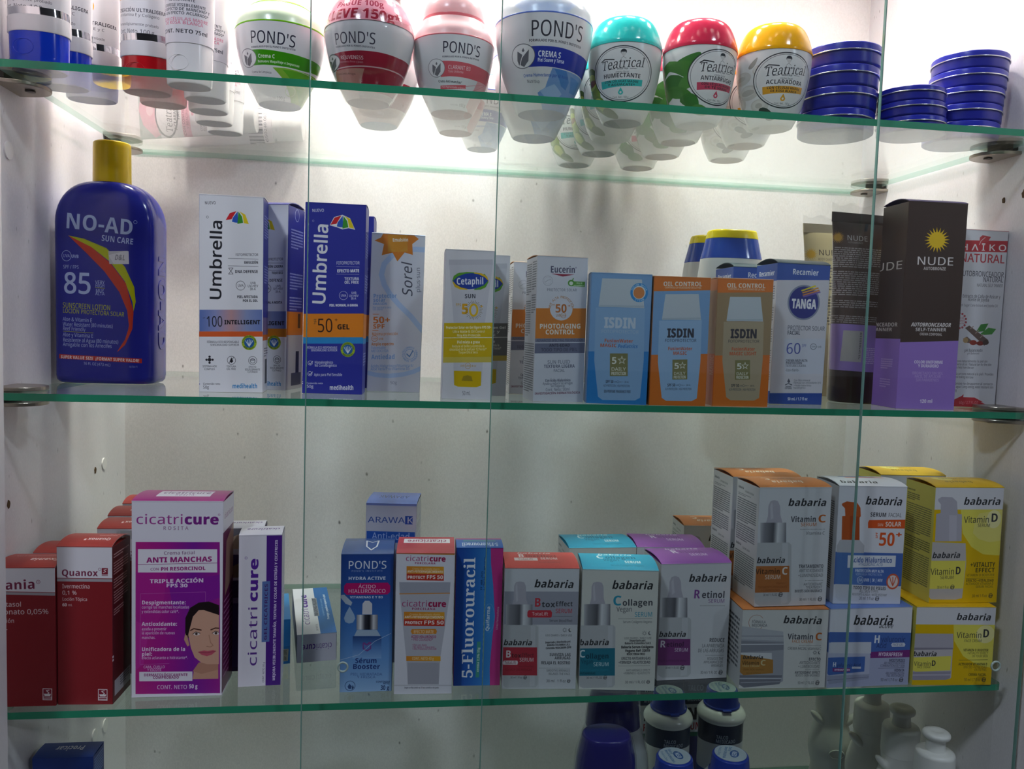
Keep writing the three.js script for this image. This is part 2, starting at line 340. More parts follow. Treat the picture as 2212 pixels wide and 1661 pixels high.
// lamps: three in the cabinet's top, round panels in the shop's ceiling
const ledFace = new THREE.MeshStandardMaterial({ color: 0xffffff, emissive: 0xfff4ec, emissiveIntensity: 6 }), ledRim = std(0xd8d8d8, 0.4);
LEDS.forEach(([x, z], i) => {
  const o = thing('cabinet_downlight', `small round downlight in the cabinet top, ${['first', 'second', 'third', 'fourth', 'fifth', 'sixth', 'seventh'][i]} from the left wall`, 'light', [x, TOP, z], 0, 0, 'cabinet downlights');
  mesh('rim', new THREE.TorusGeometry(0.018, 0.003, 10, 32).rotateX(Math.PI / 2), ledRim, o);
  mesh('lamp_face', new THREE.CylinderGeometry(0.015, 0.015, 0.002, 32).translate(0, -0.001, 0), ledFace, o);
  const l = new THREE.SpotLight(0xfff3ec, CABINET_LED, 0, 1.0, 1, 2); l.position.set(0, -0.004, 0); l.target.position.set(0, -1, 0); l.castShadow = true; l.shadow.radius = 1.4; o.add(l, l.target);
});
const lampFace = new THREE.MeshStandardMaterial({ color: 0xffffff, emissive: 0xeef3ff, emissiveIntensity: 9 });
ROOM_LAMPS.forEach(([x, z, k], i) => {
  const o = thing('ceiling_lamp', ['round ceiling lamp of the shop above the left door jamb', 'round ceiling lamp seen mirrored as a white ellipse in the glass door', 'round ceiling lamp of the shop right before the cabinet'][i], 'light', [x, 2.55, z], 0, 0, 'round ceiling lamps');
  mesh('rim', new THREE.CylinderGeometry(0.122, 0.122, 0.05, 48).translate(0, 0.026, 0), ledRim, o);
  mesh('lamp_face', new THREE.CylinderGeometry(0.106, 0.106, 0.002, 48), lampFace, o);
  const l = new THREE.SpotLight(0xe9f0ff, ROOM_LAMP * k, 0, 1.5, 0.4, 2); l.position.set(0, -0.006, 0); l.target.position.set(0, -1, 0); l.castShadow = true; l.shadow.radius = 5; o.add(l, l.target);
});

// ------------------------------------------------------------------ middle shelf: sunscreen cartons
const UB = '#2f35a0', INK = '#23242c';
function umbrellaMark(g, x, y, s, outline) {   // a striped canopy of four wedges
  const w = [['#d8202c', -90, -38], ['#2b5fc4', -60, -8], ['#3c9a2e', -20, 42], ['#f0d51a', 28, 88]];
  if (outline) g.p([x - 92 * s, y + 18 * s, x - 60 * s, y - 40 * s, x, y - 56 * s, x + 55 * s, y - 30 * s, x + 92 * s, y + 52 * s, x + 45 * s, y + 40 * s, x, y + 48 * s, x - 42 * s, y + 32 * s], '#f4f4f4');
  g.p([x - 86 * s, y + 14 * s, x - 56 * s, y - 36 * s, x - 8 * s, y - 50 * s, x - 44 * s, y + 8 * s], w[0][0]);
  g.p([x - 40 * s, y + 26 * s, x - 34 * s, y - 2 * s, x + 2 * s, y - 48 * s, x + 6 * s, y + 34 * s, x - 18 * s, y + 32 * s], w[1][0]);
  g.p([x, y + 42 * s, x + 8 * s, y - 46 * s, x + 34 * s, y - 10 * s, x + 42 * s, y + 34 * s], w[2][0]);
  g.p([x + 48 * s, y + 36 * s, x + 38 * s, y - 20 * s, x + 14 * s, y - 48 * s, x + 58 * s, y - 24 * s, x + 84 * s, y + 44 * s], w[3][0]);
}
const ecoSeal = (g, x, y, r) => { g.e(x, y, r, r, '#a9c52a').e(x, y, r * 0.68, r * 0.68, '#2563a8'); for (let i = -2; i <= 2; i++) g.l([x, y + r * 0.5, x + i * r * 0.2, y - r * 0.1, x + i * r * 0.24, y - r * 0.42 + Math.abs(i) * 4], '#e8eef4', 5); g.ring('RESPONSABILIDAD', x, y, r * 0.84, r * 0.84, r * 0.2, '#27401c', -1.5, 1.5, { b: 1 }).ring('LATNEIBMA', x, y, r * 0.84, r * 0.84, r * 0.2, '#27401c', 2.3, 4, { b: 1, in: 1 }); };
function umbrellaFront(g, k) {
  const blue = k.blue, ink = blue ? '#f1f1f4' : INK; g.bg(blue ? UB : '#eceef2');
  if (!blue) {
    g.t('NUEVO', 137, 218, 130, 20, ink); umbrellaMark(g, 377, 241, 1); g.v('Umbrella', 840, 250, 212, 82, ink, { x0: 218, x1: 222, w: 3 }).e(157, 233, 7, 8, ink, 2);
    const rows = k.second ? ['EMULSIÓN LIGERA', 'TOQUE SECO', 'DNA DEFENSE'] : ['EMULSIÓN', '', 'DNA DEFENSE'];
    g.t('FOTOPROTECTOR', 364, 532, 506, 19, ink).l([310, 532, 532, 538], ink, 2).t(rows[0], k.second ? 340 : 428, 532, 562, 18, ink, { b: 1, w: 2 }).l([310, 586, 532, 592], ink, 2);
    if (k.second) g.t(rows[1], 440, 532, 610, 18, ink, { b: 1, w: 2 });
    const y = k.second ? 668 : 628; g.t(rows[2], 360, 530, y, 23, ink, { b: 1 }); if (!k.second) { g.l([314, 602, 346, 602, 314, 646, 346, 646, 314, 602], ink, 3); }
    g.e(402, 730, 33, 33, ink, 2.5).t('UVA', 381, 424, 730, 18, ink).t('UVB', 474, 514, 712, 18, ink).t('UV-HEV', 454, 532, 733, 18, ink).t('IR-A', 472, 514, 755, 18, ink);
    k.second ? g.t('PIEL NORMAL A MIXTA', 300, 528, 838, 17, ink, { b: 1, w: 2 }) : g.t('PIEL AFECTADA', 377, 529, 812, 18, ink, { b: 1, w: 2 }).t('POR EL SOL', 418, 529, 840, 17, ink, { b: 1, w: 2 });
    g.g(104, 906, 562, 1066, '#5f78b8', '#8f98c8', '#c59a9c', '#8e9cc6', '#6d82bd').t('SPF', 128, 146, 966, 9, ink).t('100', 150, 272, 992, 76, ink).t('INTELLIGENT', 284, 548, 998, 30, '#15151b', { b: 1, w: 3 }).r(98, 1066, 566, 1104, '#e2632c');
    if (k.second) { g.r(98, 1040, 566, 1104, '#d98a1e').t('100', 150, 272, 1000, 76, ink); }
    g.t('FÓRMULA ECO RESPONSABLE', 158, 392, 1143, 16, ink).t('SENSORIALIDAD SUPERIOR', 182, 392, 1164, 15, ink); ecoSeal(g, 467, 1148, 55);
    g.e(178, 1274, 13, 13, ink).e(178, 1252, 8, 8, ink).e(178, 1296, 8, 8, ink).e(156, 1274, 8, 8, ink).e(200, 1274, 8, 8, ink).e(337, 1278, 30, 30, ink, 2.5).l([318, 1300, 356, 1254], ink, 3).p([337, 1256, 350, 1286, 337, 1298, 324, 1286], ink).e(493, 1280, 30, 30, ink, 2.5).e(493, 1282, 17, 17, ink, 3).l([480, 1276, 506, 1276], ink, 4);
    g.t('SISTEMA AOX', 128, 230, 1323, 14, ink).t('COMPLEX', 140, 216, 1343, 14, ink).t('TEXTURA', 302, 370, 1324, 14, ink).t('OIL FREE', 302, 370, 1342, 14, ink).t('EFECTO', 464, 520, 1327, 14, ink).t('EQUILIBRANTE', 436, 548, 1346, 14, ink).t('CUTÁNEO', 456, 530, 1364, 14, ink);
    g.t('Contenido neto', 132, 256, 1452, 15, ink).t('50g', 132, 174, 1477, 22, ink).t('medihealth', 344, 528, 1468, 34, '#1f86c8', { b: 1 }).r(97, 1450, 108, 1458, UB);
  } else {
    g.t('NUEVO', 158, 249, 121, 22, ink); g.v('Umbrella', 838, 218, 200, 98, ink, { x0: 204, x1: 230, w: 4 }).e(166, 200, 6, 7, ink, 2); umbrellaMark(g, 388, 216, 1.06, 1);
    g.t('FOTOPROTECTOR', 342, 521, 520, 23, ink).l([342, 546, 520, 552], ink, 2).t('EFECTO MATE', 347, 519, 580, 22, ink, { b: 1, w: 3 }).l([342, 604, 518, 608], ink, 2).t('TEXTURA', 404, 518, 640, 22, ink, { b: 1 }).t('OIL FREE', 404, 517, 667, 22, ink, { b: 1 });
    g.e(397, 767, 32, 32, ink, 2.5).t('UVA', 376, 418, 767, 18, ink).t('UVB', 458, 498, 747, 17, ink).t('UV-HEV', 440, 514, 769, 17, ink).t('IR-A', 456, 496, 790, 17, ink).t('PIEL NORMAL A GRASA', 287, 510, 841, 19, ink, { b: 1, w: 3 });
    g.r(78, 905, 562, 1090, '#f08a1c').t('SPF', 166, 186, 965, 40, INK).t('50', 190, 316, 994, 104, '#3a1e14').t('+', 326, 354, 952, 34, '#3a1e14').t('GEL', 348, 446, 1006, 38, '#2a1610', { b: 1, w: 4 }).r(76, 1086, 560, 1134, '#2b93d4');
    g.t('FÓRMULA ECO RESPONSABLE', 112, 350, 1165, 17, ink).t('SENSORIALIDAD SUPERIOR', 142, 350, 1185, 17, ink); ecoSeal(g, 433, 1180, 57);
    g.e(136, 1284, 17, 17, ink, 3).l([128, 1284, 136, 1294, 156, 1270], ink, 5).t('Hipoalergénico', 170, 316, 1278, 21, ink).t('No Comedogénico', 170, 346, 1302, 21, ink).e(133, 1366, 17, 17, ink, 3).l([125, 1366, 133, 1376, 154, 1352], ink, 5).t('Apto para Piel Sensible', 166, 389, 1373, 21, ink);
    g.t('Contenido neto', 104, 236, 1440, 14, ink).t('50g', 106, 160, 1464, 23, ink).t('medihealth', 288, 481, 1473, 36, ink, { b: 1 }).r(66, 1424, 78, 1432, ink).r(66, 1438, 78, 1446, ink);
  }
}
const umbSide = (g) => { g.bg(UB).r(0, 57, 100, 70, '#e5861f').para(18, 90, 12, 7, 1.6, '#aab4e8', 0.8).para(14, 92, 36, 6, 1.6, '#aab4e8', 0.8).e(52, 4, 12, 3.3, '#c8d0f0', 1.5).r(66, 58, 82, 66, '#241a1a').para(14, 88, 49, 5, 1.6, '#aab4e8', 0.8); };
const umbSideW = (g) => { g.bg(UB).r(0, 61, 100, 70, '#7a6fa0').r(0, 70, 100, 73, '#d9702c').r(0, 73, 100, 101, '#e6e8ee').para(20, 92, 8, 9, 1.4, '#aab4e8', 0.7).para(20, 92, 34, 7, 1.4, '#aab4e8', 0.7).r(40, 83, 80, 96, '#30313a').para(20, 92, 77, 4, 1.3, '#6a6c78', 0.6); };
const umbTop = (g) => g.bg('#3a40a6');
const qUW = [95, 70, 572, 97, 102, 1512, 567, 1517], qUB = [108, 62, 570, 92, 68, 1517, 548, 1527];
carton('sunscreen_carton', 'white carton with vertical lettering, rainbow umbrella and silver band over orange stripe, first from left', 'box', [0.1347, Y2, -0.0381], 0.05, -0.004, [0.0428, 0.1359, 0.03], { q: qUW, front: (g) => umbrellaFront(g, {}), side: umbSideW, top: (g) => g.bg('#e8e8ee') }, { bulge: 0.001 });
carton('sunscreen_carton', 'white carton turned to show its blue right side, behind the first white umbrella carton', 'box', [0.147, Y2, -0.0695], -0.238, 0.004, [0.044, 0.1356, 0.033], { q: qUW, front: (g) => umbrellaFront(g, { second: 1 }), side: (g) => { umbSide(g); g.r(0, 70, 100, 101, '#c9c6c2').r(56, 79, 76, 93, '#26262c').r(30, 91, 90, 98, '#55555c'); }, top: umbTop }, { bulge: 0.0025 });
const umbB = carton('sunscreen_carton', 'dark blue carton with white vertical lettering, rainbow umbrella and broad orange band', 'box', [0.2041, Y2, -0.0403], -0.019, 0.005, [0.0423, 0.1343, 0.03], { q: qUB, front: (g) => umbrellaFront(g, { blue: 1 }), side: (g) => { g.bg(UB).r(0, 57, 100, 70, '#e5861f').r(0, 70, 100, 73, '#2b93d4').para(14, 92, 14, 9, 1.5, '#aab4e8', 0.7).para(14, 92, 36, 7, 1.5, '#aab4e8', 0.7).para(14, 92, 78, 5, 1.5, '#aab4e8', 0.7); }, top: umbTop });
cartonCopy(umbB, 'dark blue carton hidden behind the blue umbrella carton, only its right edge showing', [0.2078, Y2, -0.1015], -0.03);

const GR = '#7fa6d8', OR = '#d4752a';
carton('sunscreen_carton', 'pale grey carton with an orange sunburst on top and a pale blue looping ribbon', 'box', [0.2471, Y2, -0.07], 0.0136, 0.0135, [0.04, 0.118, 0.03], { q: [620, 297, 1028, 328, 570, 1497, 978, 1517], base: '#d3d6e0', front: (g) => {
  g.bg('#d6d9e2'); g.l([1030, 430, 950, 424, 860, 430, 770, 470, 712, 530, 690, 610, 712, 690, 760, 770, 830, 850, 910, 930, 1000, 1040], '#b3cbea', 40).l([570, 1356, 640, 1376, 740, 1386, 850, 1376, 930, 1356, 1000, 1326], '#b3cbea', 34);
  g.p([640, 352, 690, 330, 705, 304, 940, 318, 976, 346, 926, 384, 930, 466, 868, 446, 812, 512, 776, 446, 694, 464, 712, 380], '#d8812c').gv(740, 316, 890, 440, '#cf8a30', '#d89a3a').p([740, 310, 890, 318, 880, 400, 820, 446, 760, 410], '#d9932f').t('Emulsión', 776, 896, 350, 26, '#f6efe4', { b: 1 });
  g.v('Sorel', 775, 515, 880, 78, '#4a4e5c', { x0: 886, x1: 884, i: 1 }).v('plus·sun', 752, 560, 966, 32, '#6a6f80', { x0: 968, x1: 968 });
  g.t('Protector', 626, 806, 772, 32, GR, { b: 1 }).t('solar', 626, 720, 802, 30, GR, { b: 1 }).t('EMULSIÓN', 624, 730, 832, 18, GR, { b: 1 }).t('Piel normal a seca', 622, 764, 860, 16, GR).t('Uso diario', 622, 698, 874, 15, GR).l([624, 911, 666, 912], OR, 4).t('50+', 622, 756, 955, 50, OR, { b: 1 }).t('SPF', 622, 714, 1004, 33, OR, { b: 1 }).l([620, 1034, 662, 1036], OR, 4);
  g.t('Máxima protección', 614, 812, 1062, 23, OR).e(634, 1097, 22, 22, OR, 3).t('UVA', 618, 652, 1097, 14, OR).t('UVB', 664, 700, 1100, 16, OR).t('Amplio espectro', 610, 780, 1139, 22, OR, { b: 1 }).t('Fotoestable', 608, 718, 1167, 19, GR).t('METODO FDA', 608, 740, 1192, 19, GR).t('Antiedad', 608, 788, 1238, 36, GR, { b: 1 });
  g.t('Ácido Hialurónico/Vitamina E/', 604, 930, 1308, 22, GR).t('Aloe Vera/Pro-Vitamina B5', 602, 900, 1330, 22, GR).e(902, 1222, 38, 38, GR, 4).l([880, 1220, 900, 1240, 926, 1196], '#5b86bd', 8).ring('DERMATOLÓGICAMENTE COMPROBADO', 902, 1222, 52, 52, 14, GR, -2.9, 2.9).t('50g', 750, 802, 1438, 24, '#8b93a4');
}, side: (g) => g.bg('#d0d3dc'), top: (g) => g.bg('#b8c8e0') });

function cetaFront(g, dark) {
  const band = dark ? '#6f6a62' : '#d3b400'; g.bg('#d9d9de').p([165, 216, 575, 236, 575, 266, 500, 800, 480, 1150, 470, 1350, 210, 1350, 212, 800, 168, 250], '#c9cad2').r(167, 218, 574, 266, '#bfc0c9');
  g.p([200, 400, 240, 345, 330, 330, 420, 336, 500, 362, 536, 410, 500, 350], '#5aa02c').p([198, 410, 212, 365, 260, 338, 340, 332, 300, 480, 240, 478], '#5aa02c').p([536, 412, 520, 372, 470, 344, 400, 336, 430, 490, 500, 480], '#e0b81a').p([200, 420, 220, 466, 270, 490, 340, 494, 300, 400], '#e0b81a').p([536, 420, 510, 470, 460, 494, 400, 496, 440, 400], '#5aa02c');
  g.p([204, 412, 250, 370, 320, 346, 380, 342, 440, 352, 500, 380, 532, 412, 490, 454, 420, 482, 350, 488, 280, 472, 230, 444], '#1e3f9e').t('Cetaphil', 236, 490, 414, 62, '#f0f2f6', { b: 1 }).t('SUN', 312, 417, 551, 38, '#3a3c48', { b: 1 });
  g.t('FPS', 230, 280, 630, 24, '#d29a20').t('5', 284, 346, 668, 92, '#dda51c', { b: 1, w: 4 }).e(396, 680, 34, 52, '#e3b81a', 18).t('+', 454, 488, 646, 30, '#dda51c', { b: 1 }); for (let i = 0; i < 30; i++) { const a = i / 30 * 6.283; g.l([396 + 54 * Math.sin(a), 680 - 64 * Math.cos(a), 396 + (74 + 10 * (i % 2)) * Math.sin(a), 680 - (82 + 8 * (i % 2)) * Math.cos(a)], '#6d5a22', 3); }
  g.r(90, 796, 600, 1112, band).r(90, 930, 600, 936, '#f0eee0').r(90, 1112, 600, 1162, dark ? '#c4a730' : '#d0be55');
  const L = dark ? ['Protector Solar en Gel', 'Con Color y', 'Oil Control', 'Muy Alta Protección'] : ['Protector Solar en Gel ligero FPS 50+', 'Ultra Matte & Oil Control', 'Muy Alta Protección', 'Piel mixta a grasa'];
  g.t(L[0], 140, 560, 838, 24, '#f7f3e2', { b: 1 }).t(L[1], 202, 500, 876, 24, '#f7f3e2').t(L[2], 242, 458, 910, 24, '#f7f3e2').t(L[3], 242, 453, 973, 26, '#f7f3e2', { b: 1 }).t('Reduce el brillo y controla la', 196, 496, 1010, 23, '#f3ecc8').t('oleosidad de la piel por 12 horas*', 172, 516, 1040, 23, '#f3ecc8').t('Toque Ultra Seco', 256, 434, 1068, 23, '#f3ecc8');
  g.t('UVB', 272, 310, 1192, 18, '#c39030').e(342, 1193, 25, 28, '#c39030', 3).t('UVA', 322, 362, 1193, 18, '#c39030').t('IR LV', 374, 418, 1195, 18, '#c39030').p([214, 1238, 466, 1246, 462, 1378, 420, 1392, 250, 1386, 216, 1370], '#d6b300').p([284, 1330, 300, 1288, 340, 1280, 375, 1292, 386, 1336], '#a08a20').t('50 mL', 290, 366, 1446, 40, '#5a5c66');
}
carton('sunscreen_carton', 'white carton with an oval blue emblem and a mustard yellow band', 'box', [0.2993, Y2, -0.0197], -0.005, 0.002, [0.0352, 0.1041, 0.03], { q: [138, 125, 607, 148, 103, 1495, 560, 1510], front: (g) => cetaFront(g), side: (g) => g.bg('#dcdce0'), top: (g) => g.bg('#e4e4e6') }, { bulge: 0.0006 });
carton('sunscreen_carton', 'white carton with a brown grey band, half hidden behind the yellow banded carton', 'box', [0.3136, Y2, -0.0535], -0.03, 0.002, [0.0352, 0.1044, 0.03], { q: [138, 125, 607, 148, 103, 1495, 560, 1510], front: (g) => cetaFront(g, 1), side: (g) => g.bg('#e2e2e0'), top: (g) => g.bg('#e4e4e6') }, { bulge: 0.0006 });
function eucFront(g) {
  const b = '#5c4a78'; g.bg('#d6d7e0').t('Eucerin', 1100, 1330, 300, 62, '#4d4a66', { b: 1, f: 'sans-serif' }).p([1110, 340, 1322, 346, 1216, 366], '#9a2a44').e(1336, 282, 5, 5, b, 2).e(1078, 406, 44, 44, '#9fa0ae', 3).e(1078, 406, 32, 32, '#b4b5c0', 2).l([1052, 420, 1080, 400, 1104, 396], '#9fa0ae', 4);
  g.p([1300, 408, 1420, 412, 1418, 460, 1280, 452], '#5a9c3c').e(1292, 425, 30, 30, '#4f9634').e(1292, 427, 18, 18, '#dfe6dc').l([1300, 405, 1312, 382], '#4f9634', 8).t('Libre de', 1340, 1394, 424, 14, '#eef4ea').t('microplásticos', 1314, 1412, 446, 14, '#eef4ea').t('PROTECTOR SOLAR', 1070, 1346, 489, 25, '#5a5c70', { sp: 10 });
  g.r(930, 660, 1460, 940, '#d9812c').e(1202, 665, 104, 108, '#d6d7e0').ring('MUY ALTA PROTECCIÓN', 1202, 668, 106, 112, 22, '#b8702e', -1.4, 1.4).t('FPS', 1116, 1146, 628, 18, '#c98448').t('50', 1146, 1254, 660, 78, '#c06c28', { b: 1 }).t('+', 1258, 1290, 636, 30, '#c06c28').t('UVB', 1154, 1196, 726, 22, '#b8702e').e(1222, 726, 24, 24, '#b8702e', 3).t('UVA', 1202, 1244, 727, 20, '#b8702e');
  g.t('PHOTOAGING', 1002, 1384, 826, 44, '#efe9e2', { b: 1 }).t('CONTROL', 1056, 1326, 880, 44, '#efe9e2', { b: 1 }).r(930, 940, 1460, 976, '#80839a').t('ADVANCED SPECTRAL TECHNOLOGY', 976, 1402, 957, 24, '#3c3e52').r(930, 984, 1460, 1078, '#70748c').t('ANTI-EDAD', 1092, 1284, 1004, 28, '#22243a', { b: 1 }).t('TODO TIPO DE PIEL', 1018, 1352, 1045, 30, '#2a2c44');
  g.t('SUN FLUID', 1076, 1286, 1160, 34, '#5a5c70').t('TEXTURA LIGERA', 1044, 1328, 1200, 30, '#50526a', { b: 1 }).t('FACIAL', 1132, 1236, 1240, 27, '#5a5c70').t('Con Ácido Hialurónico', 1056, 1290, 1332, 25, '#3e4056', { b: 1 }).t('Ayuda a reducir las arrugas', 1034, 1310, 1360, 24, '#4c4e64').t('Sin fragancia', 1106, 1236, 1384, 23, '#4c4e64').t('Cont. Neto: 50ml', 1060, 1282, 1418, 28, '#5a5c70').t('INVESTIGACIÓN DERMATOLÓGICA', 960, 1380, 1452, 20, '#6e3046', { b: 1 });
}
const qE = [985, 180, 1450, 193, 943, 1525, 1408, 1545], eucSide = (g) => g.bg('#d2d2d8').para(6, 52, 4, 14, 1.6, '#55565e', 0.8).para(58, 95, 3, 12, 1.7, '#55565e', 0.8).para(6, 52, 30, 16, 1.6, '#55565e', 0.8).para(58, 95, 26, 8, 1.7, '#55565e', 0.8).para(6, 94, 60, 22, 1.6, '#55565e', 0.8);
const euc = carton('sunscreen_carton', 'white carton with an orange band, grey stripes and fine print on its left side', 'box', [0.3637, Y2, -0.0133], 0.06, 0, [0.0367, 0.1018, 0.036], { q: qE, front: eucFront, side: eucSide, top: (g) => g.bg('#d9a06a').r(8, 8, 92, 92, '#e2dcd4') }, { bulge: 0.001 });
cartonCopy(euc, 'white and orange carton half hidden behind the one with fine print on its side', [0.3548, Y2, -0.0751], -0.02, 0.006);

function isdFront(g, k) {
  const [x0, x1, y0] = k.x; g.bg(k.top).r(k.q[4] - 60, k.split, k.q[2] + 60, k.q[7] + 20, k.low);
  if (k.oil) g.r(k.q[4] - 60, k.q[1] - 20, k.q[2] + 60, k.oil[2], '#e07a2c').t('OIL CONTROL', k.oil[0], k.oil[1], k.oil[2] - 56, 36, '#f0e6da', { b: 1, k: 8 }).t('CONTROLA LA OLEOSIDAD DE LA PIEL', k.oil[0] + 12, k.oil[1] - 6, k.oil[2] - 26, 15, '#f0e0d0', { k: 8 });
  const B = k.b;   // bottle picture: cap x0,x1,top,bottom; body x0,x1,bottom
  g.p([B[4], B[3] + 8, B[5], B[3] + 12, B[5] - 8, B[6] - 330, B[5] - 36, B[6] - 20, B[5] - 80, B[6] + 2, B[4] + 56, B[6] - 4, B[4] + 20, B[6] - 30, B[4] - 12, B[6] - 330], k.body);
  g.p([B[0] + 30, B[2], B[1] - 22, B[2] + 4, B[1], B[3] + 10, B[0], B[3]], '#c6cfd6').r(B[0] + 6, B[3] - 12, B[1] - 4, B[3] + 4, '#b4c0ca');
  const [ix0, ix1, iy] = k.i; g.t('ISDIN', ix0, ix1, iy, 84 * k.s, k.ink, { b: 1, w: 5, k: 4 }).t('FOTOPROTECTOR', ix0 - 24 * k.s, ix1 + 20 * k.s, iy + 72 * k.s, 28 * k.s, k.ink2, { k: 4 });
  const f = k.f; g.t('FusionWater', f[0], f[1], f[2], 28, '#cf5a2a', { b: 1, k: 4 }); g.t(f[5], f[3], f[4], f[2] + 38, 28, '#cf5a2a', { b: 1, k: 2 }); if (k.ped) g.t('Pediatrics', 326, 494, 1078, 30, '#2f77c0', { b: 1, i: 1 });
  const [sx0, sx1, sy0, sy1] = k.seal, m = (sy1 - sy0); g.r(sx0, sy0, sx1, sy1, '#85804e').t('5', sx0 + 14, sx0 + 58, sy0 + 0.31 * m, 0.3 * m, '#e9e8dc', { b: 1 }); const cx = sx1 - 0.33 * (sx1 - sx0), cy = sy0 + 0.3 * m; g.star(cx, cy, 40 * k.s, 16 * k.s, 5, '#e9e8dc').star(cx, cy, 25 * k.s, 10 * k.s, 5, '#85804e').t('DAILY', sx0 + 10, sx1 - 16, sy0 + 0.69 * m, 0.15 * m, '#e9e8dc').t('PROTECTION', sx0 + 10, sx1 - 12, sy0 + 0.88 * m, 0.15 * m, '#e9e8dc', { b: 1 });
  const [px, py] = k.spf; g.t('SPF 50', px, px + 66, py, 24, '#2c3038', { b: 1 }).t('UVB', px + 70, px + 92, py + 2, 12, '#3c4450').e(px + 104, py + 2, 9, 9, '#3c4450', 2).t('PA++++', px + 118, px + 150, py + 3, 12, '#3c4450').t('IR-VL', px + 160, px + 196, py + 4, 14, '#2c3038').t('ALTA PROTECCIÓN | HIGH PROTECTION', px - 18, px + 204, py + 34, 18, '#3a4450', { k: 4 }); if (k.ped) g.t('SIN PERFUME FRAGRANCE FREE', 210, 436, 1454, 22, '#3a4450', { k: 4, b: 1 });
}
const isdSide = (c1, c2, y) => (g) => g.bg(c1).r(0, y, 100, 101, c2);
carton('sunscreen_carton', 'pale blue carton picturing a bottle, round orange sticker and no orange top band', 'box', [0.4035, Y2, -0.0035], -0.11, 0.006, [0.0425, 0.0909, 0.022], { q: [108, 480, 613, 490, 60, 1550, 570, 1570], front: (g) => {
  isdFront(g, { q: [108, 480, 613, 490, 60, 1550, 570, 1570], x: [0, 0, 0], top: '#7fa9d6', split: 1122, low: '#2d84cc', body: '#8fb4da', b: [164, 546, 522, 752, 140, 552, 1528], i: [210, 480, 885], s: 1, ink: '#c9d6e4', ink2: '#aec4da', f: [212, 454, 1033, 176, 316, 'MAGIC'], seal: [260, 410, 1138, 1326], spf: [224, 1372], ped: 1 });
  g.e(502, 634, 74, 78, '#2f8fd4').e(502, 634, 54, 56, '#d8dde0').e(500, 636, 46, 48, '#d9884a').ring('FUSION WATER', 502, 634, 64, 66, 14, '#dfe9f2', -1.2, 1.2).ring('MAGIC', 502, 634, 64, 66, 14, '#dfe9f2', 2.6, 3.6, { in: 1 });
}, side: isdSide('#5d92c8', '#2a7cc2', 60), top: (g) => g.bg('#8fb6de') }, { bulge: 0.0005 });
carton('sunscreen_carton', 'blue carton with orange top band and foot, between pale blue and beige ones', 'box', [0.4471, Y2, -0.0007], -0.026, -0.003, [0.041, 0.0901, 0.024], { q: [632, 490, 1100, 515, 585, 1562, 1065, 1578], front: (g) => isdFront(g, { q: [632, 490, 1100, 515, 585, 1562, 1065, 1578], x: [0, 0, 0], top: '#7fa9d6', split: 1140, low: '#df7626', body: '#9dbfe2', b: [694, 1020, 638, 848, 672, 1026, 1532], i: [738, 966, 962], s: 0.86, ink: '#33333f', ink2: '#33384a', f: [744, 948, 1092, 786, 904, 'MAGIC'], seal: [782, 908, 1184, 1350], spf: [740, 1396], oil: [706, 1026, 612] }), side: isdSide('#c87832', '#cf6a22', 55), top: (g) => g.bg('#e5a878') }, { bulge: 0.0005 });
carton('sunscreen_carton', 'beige and orange carton picturing a beige bottle under an orange top band', 'box', [0.4951, Y2, -0.0045], -0.045, -0.003, [0.041, 0.0909, 0.018], { q: [1162, 518, 1625, 537, 1112, 1567, 1580, 1583], front: (g) => isdFront(g, { q: [1162, 518, 1625, 537, 1112, 1567, 1580, 1583], x: [0, 0, 0], top: '#a58b66', split: 1150, low: '#df7626', body: '#b5a486', b: [1232, 1538, 668, 864, 1210, 1544, 1526], i: [1266, 1490, 972], s: 0.86, ink: '#33303a', ink2: '#3c3a40', f: [1274, 1470, 1098, 1256, 1482, 'MAGIC LIGHT'], seal: [1304, 1430, 1190, 1352], spf: [1272, 1400], oil: [1236, 1556, 634] }), side: (g) => g.bg('#a58b66').r(0, 0, 100, 9, '#c87832').r(0, 59, 100, 101, '#cf6a22').v('MAGIC', 76, 60, 70, 40, '#dca070'), top: (g) => g.bg('#e5a878') }, { bulge: 0.0005 });

